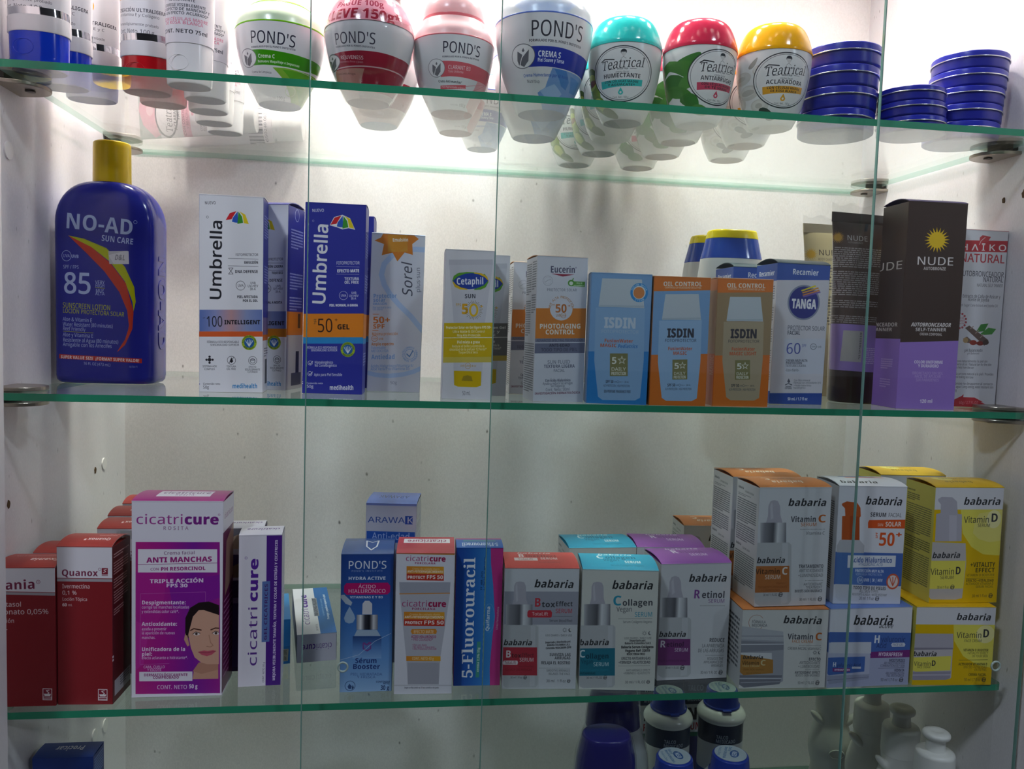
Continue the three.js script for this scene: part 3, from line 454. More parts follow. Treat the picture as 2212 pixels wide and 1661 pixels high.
const RB = '#3d5cae';
const rec = carton('sunscreen_carton', 'white carton with blue top and bottom bands and a round blue emblem', 'box', [0.5504, Y2, -0.0303], 0.035, 0.009, [0.043, 0.1056, 0.034], { q: [222, 490, 615, 512, 140, 1565, 552, 1575], front: (g) => {
  g.bg('#d4d2da').r(100, 470, 640, 620, RB).r(100, 1484, 640, 1600, '#2f4fa0').t('Recamier', 330, 524, 560, 42, '#eef0f6', { b: 1, k: 10 }).e(412, 790, 122, 134, '#8a93a8').e(412, 790, 110, 122, '#2c3488').t('TANGA', 322, 506, 800, 70, '#f0f0f4', { b: 1, w: 5, k: 6 });
  [['#e8d42a', 684, 0], ['#e0a040', 700, 20], ['#d88a50', 718, 28], ['#7a62b0', 730, 34]].forEach(([c, y, s], i) => g.p([392 + s / 3, y + 12, 500 + s, y - 26, 506 + s, y - 16, 398 + s / 3, y + 22], c));
  g.t('PROTECTOR SOLAR', 288, 572, 985, 34, '#4c4f5e', { k: 8 }).t('FACIAL', 286, 384, 1020, 32, '#4c4f5e', { b: 1 }).r(262, 1066, 580, 1334, '#cfd3e0').t('60', 274, 390, 1140, 82, '#4a56a8').t('SPF', 396, 432, 1118, 22, '#4a56a8').e(485, 1126, 22, 22, '#4c4f5e', 3).t('UVA', 470, 500, 1126, 13, '#4c4f5e').t('/ UVB', 508, 546, 1128, 14, '#4c4f5e').t('CREMA MUY ALTA', 272, 440, 1233, 18, '#3c3f4c', { b: 1 }).t('PROTECCIÓN', 272, 398, 1252, 17, '#3c3f4c', { b: 1 }).t('TEXTURA LIGERA', 270, 428, 1273, 18, '#3c3f4c').t('-Uso diario-', 268, 376, 1306, 20, '#50535e');
  g.p([294, 1370, 306, 1396, 294, 1406, 282, 1396], '#5a5d6a').l([268, 1420, 290, 1410, 318, 1420], '#5a5d6a', 6).t('DERMO', 268, 314, 1434, 11, '#3c3f4c', { b: 1 }).t('TESTEADO', 262, 318, 1447, 11, '#3c3f4c', { b: 1 }).t('Con filtro mineral', 334, 462, 1385, 15, '#50535e').t('Fórmula con Antioxidante Q10', 332, 546, 1404, 15, '#50535e').t('+ Ácido hialurónico', 332, 470, 1424, 15, '#50535e').t('hipoalergénica', 330, 424, 1442, 13, '#60636e').t('50 mL / 1.7 fl oz', 284, 440, 1528, 22, '#e6e9f2', { b: 1 });
}, side: (g) => { g.bg('#ccccd4').r(0, 0, 100, 12.4, RB).r(0, 91, 100, 101, '#2f4fa0').t('Recamier', 14, 88, 6.6, 3.6, '#eef0f6', { b: 1 }); for (let k = 0; k < 3; k++) { g.v('', 0, 1, 0, 1, '#000'); } for (let k = 0; k < 40; k++) g.r(70, 16 + k * 1.7, 94, 16.6 + k * 1.7, k % 9 > 5 ? '#ccccd4' : '#777882'); }, top: (g) => g.bg('#2d4a50') }, { bulge: 0.0035 });
cartonCopy(rec, 'blue banded white carton behind the beige carton, only its blue top showing', [0.5357, Y2, -0.0755], 0.045);

carton('self_tanner_carton', 'tall dark brown carton with a yellow sun and a lilac lower third', 'box', [0.6431, Y2, -0.0103], -0.027, 0.002, [0.0465, 0.1531, 0.034], { q: [356, 47, 778, 78, 240, 1530, 658, 1552], base: '#3a2a22', front: (g) => {
  g.bg('#43322a').r(200, 1050, 800, 1600, '#9a78ca').star(550, 325, 92, 50, 20, '#e9c11c').e(550, 325, 56, 56, '#ecc51e').t('NUDE', 400, 670, 474, 58, '#e4dedc', { k: 14 }).t('AUTOBRONZE', 452, 612, 528, 22, '#d8d0cc', { b: 1, k: 8 }).t('AUTOBRONCEADOR', 360, 644, 929, 28, '#ece6e4', { b: 1, i: 1, k: 12 }).t('SELF-TANNER', 388, 608, 964, 24, '#ded8d6', { k: 8, b: 1 }).t('CREMA CORPORAL', 418, 578, 998, 18, '#d0c8c6', { k: 8, b: 1 });
  g.t('COLOR UNIFORME', 376, 582, 1198, 22, '#efe6f4', { b: 1, k: 8 }).t('Y DURADERO', 404, 552, 1226, 22, '#efe6f4', { b: 1, k: 6 }).t('BRONCEADO SIN SOL', 362, 582, 1278, 20, '#c0a6dc', { k: 8 }).t('FÁCIL DE APLICAR', 378, 566, 1302, 20, '#c0a6dc', { k: 6 }).t('SIN PARABENOS', 386, 552, 1328, 20, '#c0a6dc', { k: 6 }).t('120 ml', 412, 504, 1482, 26, '#efe6f4', { b: 1, k: 2 });
}, side: (g) => g.bg('#40302a').r(0, 66, 100, 101, '#8a6ac0').t('NUDE', -60, 92, 30, 4, '#c8c2bf').t('AUTOBRONCEADOR', -90, 86, 59, 1.9, '#c8c2bf', { b: 1 }).t('SELF-TANNER', -60, 66, 61.5, 1.7, '#c8c2bf', { b: 1 }).para(30, 76, 76, 5, 1.1, '#b79fd8', 0.6).para(30, 72, 86, 4, 1.2, '#b79fd8', 0.6), top: (g) => g.bg('#4a3a6a') }, { bulge: 0.003 });
carton('self_tanner_carton', 'white carton with a red band and a picture of sugar cane, at the right wall', 'box', [0.7005, Y2, -0.0377], -0.02, 0.009, [0.0425, 0.1386, 0.028], { q: [735, 245, 1115, 280, 655, 1530, 1000, 1540], front: (g) => {
  const R = '#c23a42'; g.bg('#dcdde2').p([700, 322, 1120, 345, 1120, 425, 700, 405], R).t('H Λ Ī K O', 752, 1098, 383, 44, '#f2eeee', { k: 20, w: 2 }).p([890, 360, 896, 310, 915, 296, 940, 300, 978, 310, 955, 345, 920, 346], '#c8484e').l([892, 362, 905, 335, 935, 312], '#f0dede', 4).t('NATURAL', 748, 1082, 460, 60, R, { k: 24, w: 2 }).t('AUTOBRONCEADOR', 748, 1075, 572, 38, '#3c3c46', { k: 22 }).t('NATURAL', 920, 1070, 615, 38, '#3c3c46', { k: 8 }).t('NATURAL SELF TANNER', 876, 1066, 656, 22, '#5c5c66', { k: 10 });
  g.t('Con Extracto de Caña de Azúcar y', 728, 1048, 732, 24, '#44444e', { k: 16 }).t('Aceite de Jojoba', 812, 966, 756, 24, '#44444e', { k: 8 }).t('With Sugar Cane Extract and Jojoba Oil', 744, 1028, 798, 18, '#70707a', { k: 14 }); for (let i = 0; i < 14; i++) { const a = i / 14 * 6.283; g.e(752 + 46 * Math.sin(a), 906 - 54 * Math.cos(a), 8, 8, '#b8545c'); } g.t('LIBRE DE', 724, 784, 886, 15, '#b8545c').t('PARABENOS', 716, 790, 906, 14, '#b8545c').t('paraben free', 720, 788, 924, 13, '#b8545c');
  g.p([870, 990, 905, 935, 960, 930, 930, 985], '#3f8a3a').p([900, 1005, 960, 960, 1016, 970, 985, 1008, 930, 1012], '#4c9842').p([792, 960, 822, 942, 960, 1050, 930, 1090], '#6e5a52').l([830, 965, 850, 950], '#a89488', 7).l([868, 998, 890, 978], '#a89488', 7).l([902, 1030, 924, 1008], '#a89488', 7).p([778, 1036, 806, 1022, 850, 1060, 880, 1080, 800, 1066], '#7d6a5c').e(796, 1048, 18, 20, '#c0a070').e(850, 1066, 26, 18, '#9a3a2c').e(900, 1072, 26, 16, '#8a3226').e(940, 1066, 22, 18, '#54423a');
  g.t('pH Balanceado', 788, 918, 1122, 22, '#44444e').t('pH Balanced', 808, 894, 1144, 15, '#70707a'); [['Broncea naturalmente la piel sin', 700, 952, 1200], ['exponerse al sol / Natural tan for the skin', 698, 980, 1224], ['with no help from the sun', 696, 854, 1246], ['Brinda un tono natural a la piel / Provides', 694, 994, 1294], ['a natural looking skin tone', 690, 852, 1316], ['El bronceo no desaparece al contacto', 688, 988, 1364], ['con el agua / Long-lasting, water resistant skin', 686, 992, 1388], ['bronzing', 684, 736, 1410]].forEach(([s, a, b, y]) => g.t(s, a, b, y, 18, '#4c4c56', { k: 6 }));
  g.p([655, 1535, 700, 1490, 770, 1455, 784, 1442, 780, 1464, 860, 1466, 920, 1500, 900, 1500, 1000, 1540], R).t('60g / 2.7 FL.OZ', 752, 884, 1502, 20, '#e59aa0');
}, side: (g) => g.bg('#d8d9de'), top: (g) => g.bg('#d8a0a4') }, { bulge: 0.0006 });

// ------------------------------------------------------------------ lower shelf: creams, serums and medicines
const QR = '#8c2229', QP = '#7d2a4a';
function bowlMark(g, x, y, s) { g.r(x - 34 * s, y - 42 * s, x + 34 * s, y + 42 * s, '#f0e8e8').r(x - 29 * s, y - 37 * s, x + 29 * s, y + 18 * s, '#8a2438').p([x - 26 * s, y - 4 * s, x + 26 * s, y - 4 * s, x + 20 * s, y + 12 * s, x - 20 * s, y + 12 * s], '#f0e8e8').l([x + 12 * s, y - 30 * s, x - 8 * s, y - 26 * s, x + 12 * s, y - 10 * s, x - 8 * s, y + 4 * s], '#f0e8e8', 6 * s).r(x - 28 * s, y + 22 * s, x + 28 * s, y + 30 * s, '#8a2438').r(x - 29 * s, y + 34 * s, x + 29 * s, y + 37 * s, '#8a2438'); }
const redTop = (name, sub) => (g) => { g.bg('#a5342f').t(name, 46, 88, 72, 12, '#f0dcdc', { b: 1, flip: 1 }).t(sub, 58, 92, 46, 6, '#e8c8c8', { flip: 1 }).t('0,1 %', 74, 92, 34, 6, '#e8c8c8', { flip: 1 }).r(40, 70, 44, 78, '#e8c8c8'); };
const qx = [-25, 605, 385, 597, -20, 1552, 390, 1530];
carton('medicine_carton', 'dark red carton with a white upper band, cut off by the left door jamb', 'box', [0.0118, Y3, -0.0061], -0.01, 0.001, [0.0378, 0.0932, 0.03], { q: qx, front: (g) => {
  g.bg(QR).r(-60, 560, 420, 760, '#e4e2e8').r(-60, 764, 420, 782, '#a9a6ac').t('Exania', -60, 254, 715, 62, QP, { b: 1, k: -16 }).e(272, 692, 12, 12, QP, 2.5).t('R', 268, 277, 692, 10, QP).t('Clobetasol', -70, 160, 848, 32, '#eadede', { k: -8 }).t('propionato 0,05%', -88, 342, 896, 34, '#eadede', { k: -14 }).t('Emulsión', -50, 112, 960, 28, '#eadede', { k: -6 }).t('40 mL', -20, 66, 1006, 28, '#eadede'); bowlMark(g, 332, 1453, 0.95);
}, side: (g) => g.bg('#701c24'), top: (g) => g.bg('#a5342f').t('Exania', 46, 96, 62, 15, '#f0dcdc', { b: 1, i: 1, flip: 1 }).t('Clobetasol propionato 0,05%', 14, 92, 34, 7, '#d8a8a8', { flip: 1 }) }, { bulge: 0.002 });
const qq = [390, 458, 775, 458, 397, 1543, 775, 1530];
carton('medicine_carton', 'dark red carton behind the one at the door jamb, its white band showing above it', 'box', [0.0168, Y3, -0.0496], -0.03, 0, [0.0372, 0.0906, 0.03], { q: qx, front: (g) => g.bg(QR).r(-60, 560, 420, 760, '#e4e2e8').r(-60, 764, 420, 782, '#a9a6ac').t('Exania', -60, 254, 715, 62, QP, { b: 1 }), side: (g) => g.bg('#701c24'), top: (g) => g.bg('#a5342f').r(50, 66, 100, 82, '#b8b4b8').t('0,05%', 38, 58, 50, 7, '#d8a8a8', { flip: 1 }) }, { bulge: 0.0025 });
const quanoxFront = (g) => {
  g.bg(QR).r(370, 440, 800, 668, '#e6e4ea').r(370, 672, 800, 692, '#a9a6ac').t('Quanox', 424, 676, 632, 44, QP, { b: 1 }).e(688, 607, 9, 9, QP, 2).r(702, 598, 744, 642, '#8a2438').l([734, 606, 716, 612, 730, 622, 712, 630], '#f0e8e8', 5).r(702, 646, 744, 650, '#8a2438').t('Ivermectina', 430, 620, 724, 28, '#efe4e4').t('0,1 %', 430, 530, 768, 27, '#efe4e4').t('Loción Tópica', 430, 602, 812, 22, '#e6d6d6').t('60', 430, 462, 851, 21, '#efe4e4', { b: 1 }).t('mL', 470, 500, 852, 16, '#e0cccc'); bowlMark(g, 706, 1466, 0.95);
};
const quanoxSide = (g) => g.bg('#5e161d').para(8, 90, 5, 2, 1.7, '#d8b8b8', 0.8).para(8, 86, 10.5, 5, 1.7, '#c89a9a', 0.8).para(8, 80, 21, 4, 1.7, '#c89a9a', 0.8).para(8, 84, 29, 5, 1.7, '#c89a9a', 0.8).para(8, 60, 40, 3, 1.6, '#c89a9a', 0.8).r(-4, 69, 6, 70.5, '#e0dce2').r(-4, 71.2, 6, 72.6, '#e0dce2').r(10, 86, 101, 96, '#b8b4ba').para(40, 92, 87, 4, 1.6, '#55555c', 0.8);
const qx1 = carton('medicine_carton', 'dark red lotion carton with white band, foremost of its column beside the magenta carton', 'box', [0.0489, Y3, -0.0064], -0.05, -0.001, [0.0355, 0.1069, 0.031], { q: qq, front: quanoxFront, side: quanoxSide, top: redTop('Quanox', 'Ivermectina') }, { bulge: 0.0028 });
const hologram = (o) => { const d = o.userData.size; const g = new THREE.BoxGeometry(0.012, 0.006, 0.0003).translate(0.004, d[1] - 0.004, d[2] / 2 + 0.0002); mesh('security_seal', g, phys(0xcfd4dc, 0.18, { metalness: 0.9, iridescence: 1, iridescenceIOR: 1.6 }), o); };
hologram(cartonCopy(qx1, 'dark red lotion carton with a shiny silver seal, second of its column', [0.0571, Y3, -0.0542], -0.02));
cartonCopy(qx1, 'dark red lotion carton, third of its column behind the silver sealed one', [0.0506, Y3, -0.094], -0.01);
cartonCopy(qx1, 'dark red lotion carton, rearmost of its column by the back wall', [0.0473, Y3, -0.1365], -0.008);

carton('face_cream_carton', 'large white carton with a shiny magenta panel and a portrait of a dark haired woman', 'box', [0.1051, Y3, -0.0148], 0.002, 0.0025, [0.0596, 0.1355, 0.034], { q: [76, 142, 716, 142, 76, 1490, 700, 1480], base: '#e6e4ec', front: (g) => {
  const M = '#8a2470'; g.bg('#e4e3ec').t('cicatri', 104, 438, 262, 66, '#a03a90', {}).t('cure', 440, 684, 262, 66, '#7a2a86', { b: 1, w: 4 }).e(684, 230, 6, 6, M, 2).t('ROSITA', 294, 480, 322, 24, '#7a3c74', { sp: 34 });
  g.r(106, 418, 688, 1466, '#9a1f86').g(106, 418, 688, 1466, '#b82a84', '#a81f8e', '#7c229a', '#9c2490').p([106, 620, 330, 540, 290, 900, 106, 1250], '#b02690').p([106, 960, 200, 1000, 160, 1260, 106, 1300], '#bb2f96').p([330, 700, 688, 640, 688, 800, 500, 860, 360, 860], '#85209a');
  g.r(121, 466, 670, 626, '#e8e6ee').l([121, 572, 670, 560], '#8a2470', 3).t('Crema facial', 298, 514, 491, 22, '#7a4a74', { k: -4 }).t('ANTI MANCHAS', 180, 634, 537, 34, '#9c2478', { b: 1, w: 3, k: -8 }).t('CON', 206, 266, 603, 18, M, { k: -2 }).t('PH RESORCINOL', 276, 588, 599, 24, '#9c2478', { b: 1, w: 2, k: -6 });
  g.t('TRIPLE ACCIÓN', 202, 576, 683, 26, '#eadcf0', { b: 1, w: 2, k: -6 }).t('FPS 30', 314, 464, 715, 24, '#eadcf0', { b: 1, w: 2 }).l([136, 1260, 138, 772, 588, 760, 586, 1262], '#c070b8', 2);
  // portrait
  const sk = '#c99a82', sk2 = '#b98872';
  g.p([496, 1366, 508, 1296, 560, 1266, 676, 1262, 676, 1364], sk).p([498, 1310, 540, 1250, 676, 1240, 676, 1300, 560, 1330], sk2);
  g.p([446, 1060, 448, 940, 480, 870, 540, 834, 610, 826, 682, 852, 682, 1010, 520, 900, 470, 1080], '#2a1e22').p([470, 960, 500, 900, 560, 880, 682, 920, 680, 1262, 600, 1262, 556, 1250, 512, 1214, 486, 1150, 468, 1060], '#d2a48c').p([446, 1050, 456, 1040, 476, 1130, 462, 1138, 438, 1090], sk).p([450, 960, 486, 868, 560, 834, 640, 836, 682, 870, 682, 920, 600, 884, 540, 886, 500, 930, 466, 1060, 450, 1060], '#241a1e');
  g.l([484, 1026, 506, 1014, 556, 1024], '#5a3a30', 9).l([626, 1022, 656, 1010, 680, 1012], '#5a3a30', 9).p([498, 1052, 520, 1038, 548, 1046, 546, 1058, 518, 1062], '#e6dcd8').e(524, 1050, 9, 9, '#4a3a34').l([498, 1052, 520, 1036, 550, 1046], '#3a2824', 4).p([636, 1046, 656, 1034, 680, 1040, 680, 1056, 654, 1058], '#e6dcd8').e(660, 1046, 9, 9, '#4a3a34').l([634, 1046, 656, 1032, 680, 1040], '#3a2824', 4);
  g.l([612, 1060, 622, 1110, 640, 1132, 620, 1142, 596, 1138], '#b08068', 5).p([536, 1176, 576, 1166, 602, 1170, 640, 1164, 662, 1170, 630, 1196, 596, 1206, 560, 1196], '#c2556a').l([538, 1178, 600, 1182, 660, 1172], '#8a3a48', 3);
  g.t('Despigmentante:', 147, 452, 832, 26, '#f0e4f4', { b: 1 }).t('corrige las manchas localizadas', 147, 474, 864, 20, '#e6d0ea').t('y extendidas color café*.', 147, 404, 894, 20, '#e6d0ea').t('Antioxidante:', 147, 392, 980, 26, '#f0e4f4', { b: 1 }).t('ayuda a prevenir', 147, 318, 1014, 20, '#e6d0ea').t('la aparición de nuevas', 147, 376, 1042, 20, '#e6d0ea').t('manchas.', 147, 242, 1074, 19, '#e6d0ea').t('Unificadora de la', 147, 448, 1155, 26, '#f0e4f4', { b: 1 }).t('piel:', 147, 220, 1188, 26, '#f0e4f4', { b: 1 }).t('efecto aclarante e hidratante*.', 147, 466, 1215, 20, '#e6d0ea');
  g.l([138, 1260, 336, 1256], '#c070b8', 2).t('CARA, CUELLO', 160, 306, 1278, 18, '#e6d0ea').t('Y ESCOTE', 186, 282, 1298, 17, '#e6d0ea').r(131, 1312, 496, 1378, '#e6e2ec').t('DERMATOLÓGICAMENTE', 162, 464, 1334, 19, '#8c2a70', { b: 1 }).t('COMPROBADO', 224, 404, 1352, 18, '#8c2a70', { b: 1 }).t('CONT. NETO', 252, 460, 1420, 28, '#e8d4ec').t('50 g', 472, 532, 1416, 28, '#f0e4f4', { b: 1 });
}, side: (g) => g.bg('#dcd8e4').t('cicatricure', 10, 92, 8, 3, '#8a3a86').r(0, 16, 100, 99, '#6a1a50').p([30, 22, 100, 16, 100, 44, 20, 50], '#a88478').para(12, 92, 52, 14, 3, '#b878a8', 0.9), top: (g) => g.bg('#b02c84').r(22, 26, 82, 76, '#ece8f0').t('cicatricure', 26, 80, 44, 20, '#7a3a78', { b: 1 }).t('ROSITA', 42, 64, 64, 12, '#8a4a86', { sp: 20 }) }, { bulge: 0.0016, rough: 0.3 });
const P = '#5a2f8e';
function gelFront(g) {
  g.bg('#e6e4ec').r(1008, 375, 1120, 1420, '#4c1f84').p([1008, 375, 1116, 372, 1108, 1410, 1002, 1412], '#4e2087').v('cicatri', 1278, 855, 920, 62, P, { x0: 908, x1: 914 }).v('cure', 830, 530, 922, 62, '#57249a', { b: 1, x0: 914, x1: 920, w: 4 }).e(868, 529, 8, 8, P, 2).p([978, 690, 1032, 684, 1028, 1104, 974, 1108], '#5e7ab4').v('GEL CICATRICES', 1094, 704, 1002, 22, '#4a2a6e', { b: 1, x0: 1000, x1: 1006 }).v('MEJORA VISIBLEMENTE TAMAÑO, TEXTURA Y COLOR DE ESTRÍAS Y CICATRICES', 1376, 404, 1064, 18, '#eae2f4', { b: 1, x0: 1060, x1: 1074 }).v('CONT. NETO 30 g', 1388, 1246, 986, 13, '#55506a', { x0: 985, x1: 989 });
}
const gelTop = (g) => g.bg('#e2e0e8').t('cicatricure', 14, 92, 50, 22, '#6a4a8a', { b: 1, flip: 1 });
carton('scar_gel_carton', 'purple and dark carton half hidden between the magenta carton and the scar gel carton', 'box', [0.1415, Y3, -0.0545], 0.06, 0, [0.028, 0.107, 0.022], { front: (g) => { g.bg('#3a1a5c').r(0, 0, 100, 14, '#8a8a94').e(40, 10, 26, 6, '#c8b49c').r(-2, 14, 102, 18, '#cfd0d8').e(45, 30, 30, 6, '#8a7a5c').r(-2, 34, 102, 36, '#cfd0d8').r(0, 48, 100, 97, '#8d7fa6').r(0, 52, 100, 97, '#4a2a78').v('CARA Y CUERPO', 94, 74, 62, 16, '#d8d0e8', { b: 1 }); }, side: (g) => g.bg('#3a1a5c'), top: gelTop });
carton('scar_gel_carton', 'upright white and purple carton with vertical lettering and a grey blue plate', 'box', [0.1577, Y3, -0.0281], 0.07, 0, [0.0294, 0.1088, 0.024], { q: [820, 378, 1115, 370, 806, 1418, 1110, 1405], front: gelFront, side: (g) => g.bg('#d6d4de').para(30, 80, 40, 10, 2, '#9a98a4', 0.8), top: gelTop }, { bulge: 0.001 });
const rg = carton('scar_cream_carton', 'white and blue carton lying flat with upside down lettering on its end', 'box', [0.1933, Y3, -0.0686], 0.165, 0, [0.0298, 0.0214, 0.11], { base: '#dfe0e8', front: (g) => g.bg('#d6d5de').t('cicatri', 48, 88, 46, 22, '#6a4a94', { flip: 1 }).t('cure', 12, 47, 46, 22, '#5a2f8e', { flip: 1, b: 1 }), side: (g) => g.bg('#2a4a86').r(0, 0, 100, 5, '#cfd4e0').r(0, 95, 100, 101, '#cfd4e0'), top: (g) => {
  g.bg('#dcdde6').r(59, 0, 103, 101, '#2a6cb0').v('cicatri', 82, 48, 28, 17, '#5e3c92').v('cure', 46, 16, 28, 17, '#57249a', { b: 1, w: 5 }).r(50, 25, 64, 66, '#8d93a2').v('REGENE-PLAST', 65, 27, 57, 9, '#1f2430', { b: 1 }).v('Protege y ayuda a reparar la piel', 74, 18, 86, 6, '#dfe6f2', { b: 1 }).v('GEL HIDRATANTE PIEL SECA Y CUARTEADA', 66, 28, 76, 3.5, '#a8c4e6').v('CONT. NETO 30 g', 95, 82, 52, 5, '#5a5870');
} }, { bulge: 0.0002 });
carton('scar_cream_carton', 'small bright blue carton side by the white and purple gel carton', 'box', [0.1665, Y3, -0.0648], 0.165, 0, [0.015, 0.034, 0.06], { front: (g) => g.bg('#2d86cc').r(0, 60, 100, 101, '#2577bb').p([60, 66, 92, 66, 88, 94, 56, 94], '#a8a890').v('CARA Y CUERPO', 93, 68, 74, 16, '#2a3038', { b: 1 }), side: (g) => g.bg('#d8d6d2'), top: (g) => g.bg('#3a8ccc') });

carton('serum_carton', 'shrink wrapped blue carton picturing a dropper bottle with a pink lozenge', 'box', [0.233, Y3, -0.0142], -0.014, -0.005, [0.0363, 0.0985, 0.0405], { q: [504, 517, 900, 517, 499, 1545, 884, 1535], base: '#3a5fa8', front: (g) => {
  g.bg('#3d68b2').gv(480, 510, 910, 1550, '#2a4a94', '#2f56a2', '#4276bc', '#6c9cd4', '#9cbfe6').t("POND'S", 554, 848, 592, 58, '#e8ecf4').t("POND'S INSTITUTE", 582, 820, 637, 11, '#a8bce0', { sp: 14 }).t('HYDRA ACTIVE', 558, 840, 691, 24, '#e2e8f4', { b: 1 });
  g.p([545, 726, 855, 724, 874, 748, 872, 794, 852, 812, 548, 814, 526, 794, 528, 746], '#c01e6c').t('ÁCIDO', 634, 766, 752, 25, '#f0d8e6').t('HIALURÓNICO', 558, 840, 786, 27, '#f0d8e6').t('VITAMINAS E Y B3', 572, 818, 831, 17, '#d6e0f2', { b: 1 });
  g.p([505, 815, 530, 812, 590, 870, 580, 895, 540, 880, 503, 835], '#b6c2d0').p([570, 900, 604, 960, 612, 990, 596, 1020, 566, 1028, 538, 1016, 528, 988, 542, 950], '#9fb8d4').p([664, 960, 666, 880, 684, 858, 716, 858, 738, 880, 738, 960], '#d8d6dc').g(622, 962, 780, 1074, '#8a8c96', '#f0f0f2', '#3a3c46', '#1f2028', '#d6d6da', '#77777f').p([626, 1076, 774, 1076, 802, 1122, 604, 1122], '#a8bcd0').gv(594, 1122, 808, 1290, '#2c4a84', '#5a86c2', '#86aede').p([668, 1172, 682, 1168, 698, 1180, 714, 1166, 732, 1168, 732, 1218, 702, 1238, 668, 1218], '#7a4a8e').p([676, 1182, 698, 1194, 724, 1180, 722, 1214, 700, 1228, 678, 1214], '#5a7ab8').l([500, 1302, 640, 1262, 760, 1160, 880, 1102], '#c0d2ea', 3);
  g.t('Sérum', 612, 776, 1306, 38, '#2a3a78', { b: 1 }).t('Booster', 594, 798, 1350, 38, '#2a3a78', { b: 1 }).t('PIEL HIDRATADA', 578, 814, 1408, 19, '#4a68a0').t('Y FRESCA', 628, 764, 1430, 18, '#4a68a0').e(576, 1496, 37, 36, '#3a5484', 4).p([572, 1480, 590, 1500, 582, 1520, 566, 1520, 558, 1502], '#3a5484').p([596, 1488, 604, 1510, 588, 1526], '#22345e').t('CONTENIDO', 768, 872, 1465, 13, '#2a3a60', { b: 1 }).t('NETO:', 820, 870, 1478, 13, '#2a3a60', { b: 1 }).t('30 g', 802, 866, 1510, 34, '#22305c', { b: 1 });
}, side: (g) => g.bg('#2f529c').r(0, 60, 100, 101, '#5a86c4'), top: (g) => g.bg('#3f5c98').l([44, 26, 46, 66, 56, 84, 66, 66, 68, 26, 56, 40, 44, 26], '#e2e4ea', 3) }, { bulge: 0.0016, rough: 0.2 });
carton('face_cream_carton', 'shrink wrapped silver and blue carton behind the blue dropper serum carton', 'box', [0.2476, Y3, -0.064], -0.104, 0, [0.0385, 0.1234, 0.04], { q: [697, 138, 1076, 138, 690, 1350, 1065, 1350], front: (g) => g.bg('#b9b9c6').r(690, 128, 1090, 150, '#7c88c0').t('ARAWA', 712, 988, 258, 44, '#2f4a8e').r(990, 226, 1046, 288, '#24489a').t('K', 1000, 1050, 257, 48, '#b9b9c6').r(704, 346, 1064, 430, '#2c58b0').t('Anti-edad', 744, 1028, 382, 52, '#a6bce8').r(704, 430, 1064, 1350, '#a9abbc'), side: (g) => g.bg('#a8a8b4').para(20, 90, 10, 20, 4, '#8a8a96', 1.2), top: (g) => g.bg('#6076c4').t('ARAWAK', 20, 80, 50, 24, '#22346e', { flip: 1 }) }, { bulge: 0.001, rough: 0.22 });

const CR = '#a02c5c';
carton('face_cream_carton', 'white carton picturing a tube, with orange and red plates under a red lid', 'box', [0.2731, Y3, -0.0083], -0.043, -0.004, [0.0408, 0.1007, 0.0416], { q: [88, 485, 540, 478, 70, 1555, 517, 1550], base: '#dcdce2', front: (g) => {
  g.bg('#dcdce4').r(60, 470, 560, 487, '#c98a3c');
  const logo = (y, x0, x1, h) => g.t('cicatri', x0, lerp(x0, x1, 0.58), y, h, '#a83c70').t('cure', lerp(x0, x1, 0.59), x1, y, h, '#a01f50', { b: 1, w: 5 }); logo(518, 160, 470, 40); g.t('PORCELANA', 230, 392, 553, 15, CR, { b: 1, sp: 12 });
  const plate = (x0, x1, y0) => { g.g(x0, y0, x1, y0 + 56, '#d8892c', '#e0a030').r(x0, y0 + 56, x1, y0 + 106, '#c2382a').t('Crema de cuidado diario', x0 + 44, x1 - 34, y0 + 18, 14, '#f0d4a0').t('ANTI-FOTOENVEJECIMIENTO', x0 + 6, x1 - 6, y0 + 39, 17, '#f6ead8', { b: 1 }).t('PROTECT', x0 + 6, x0 + 142, y0 + 82, 21, '#f4ece8', { b: 1, w: 2 }).t('FPS 50', x0 + 152, x1 - 5, y0 + 79, 29, '#f4ece8', { b: 1 }); };
  plate(168, 454, 578); g.p([112, 700, 506, 695, 500, 790, 470, 1000, 430, 1260, 416, 1480, 178, 1480, 168, 1300, 138, 1000, 116, 790], '#b9b9c2').p([112, 700, 506, 695, 500, 776, 116, 784], '#a6a8b4').l([116, 788, 500, 778], '#d08a3c', 7); logo(860, 130, 474, 46); g.t('PORCELANA', 208, 392, 900, 17, CR, { b: 1, sp: 12 }); plate(148, 460, 924);
  g.p([208, 1056, 392, 1052, 402, 1070, 396, 1090, 210, 1092, 200, 1074], '#d98c30').t('EFECTO MATE', 222, 378, 1074, 24, '#f0dcc0').t('ÁCIDO HIALURÓNICO', 204, 396, 1112, 20, CR, { b: 1 }).t('+ PRO COLÁGENO*', 204, 372, 1134, 20, CR).t('• Para uso diario', 212, 324, 1176, 15, CR).t('• No oleoso | Toque seco', 212, 384, 1191, 15, CR).t('• Alta Protección UVA-UVB', 212, 398, 1206, 15, CR).g(166, 1262, 430, 1300, '#d8892c', '#e6a82c').t('CONT. NETO 40 g', 210, 378, 1280, 20, '#f4e0bc');
  g.r(178, 1312, 416, 1478, '#a8a8b2').r(60, 1482, 540, 1492, '#c4c4cc').t('Imagen no refleja tamaño real. El frasco contenido es más grande.', 152, 418, 1504, 13, '#55555e', { b: 1 });
}, side: (g) => g.bg('#d0d0d8'), top: (g) => g.bg('#c0404c').r(10, 20, 92, 52, '#e8e4e8').t('cicatricure', 16, 86, 38, 20, '#a02c5c', { b: 1, flip: 1 }).t('PORCELANA', 36, 70, 22, 8, '#a02c5c', { flip: 1 }) }, { bulge: 0.0016, rough: 0.36 });
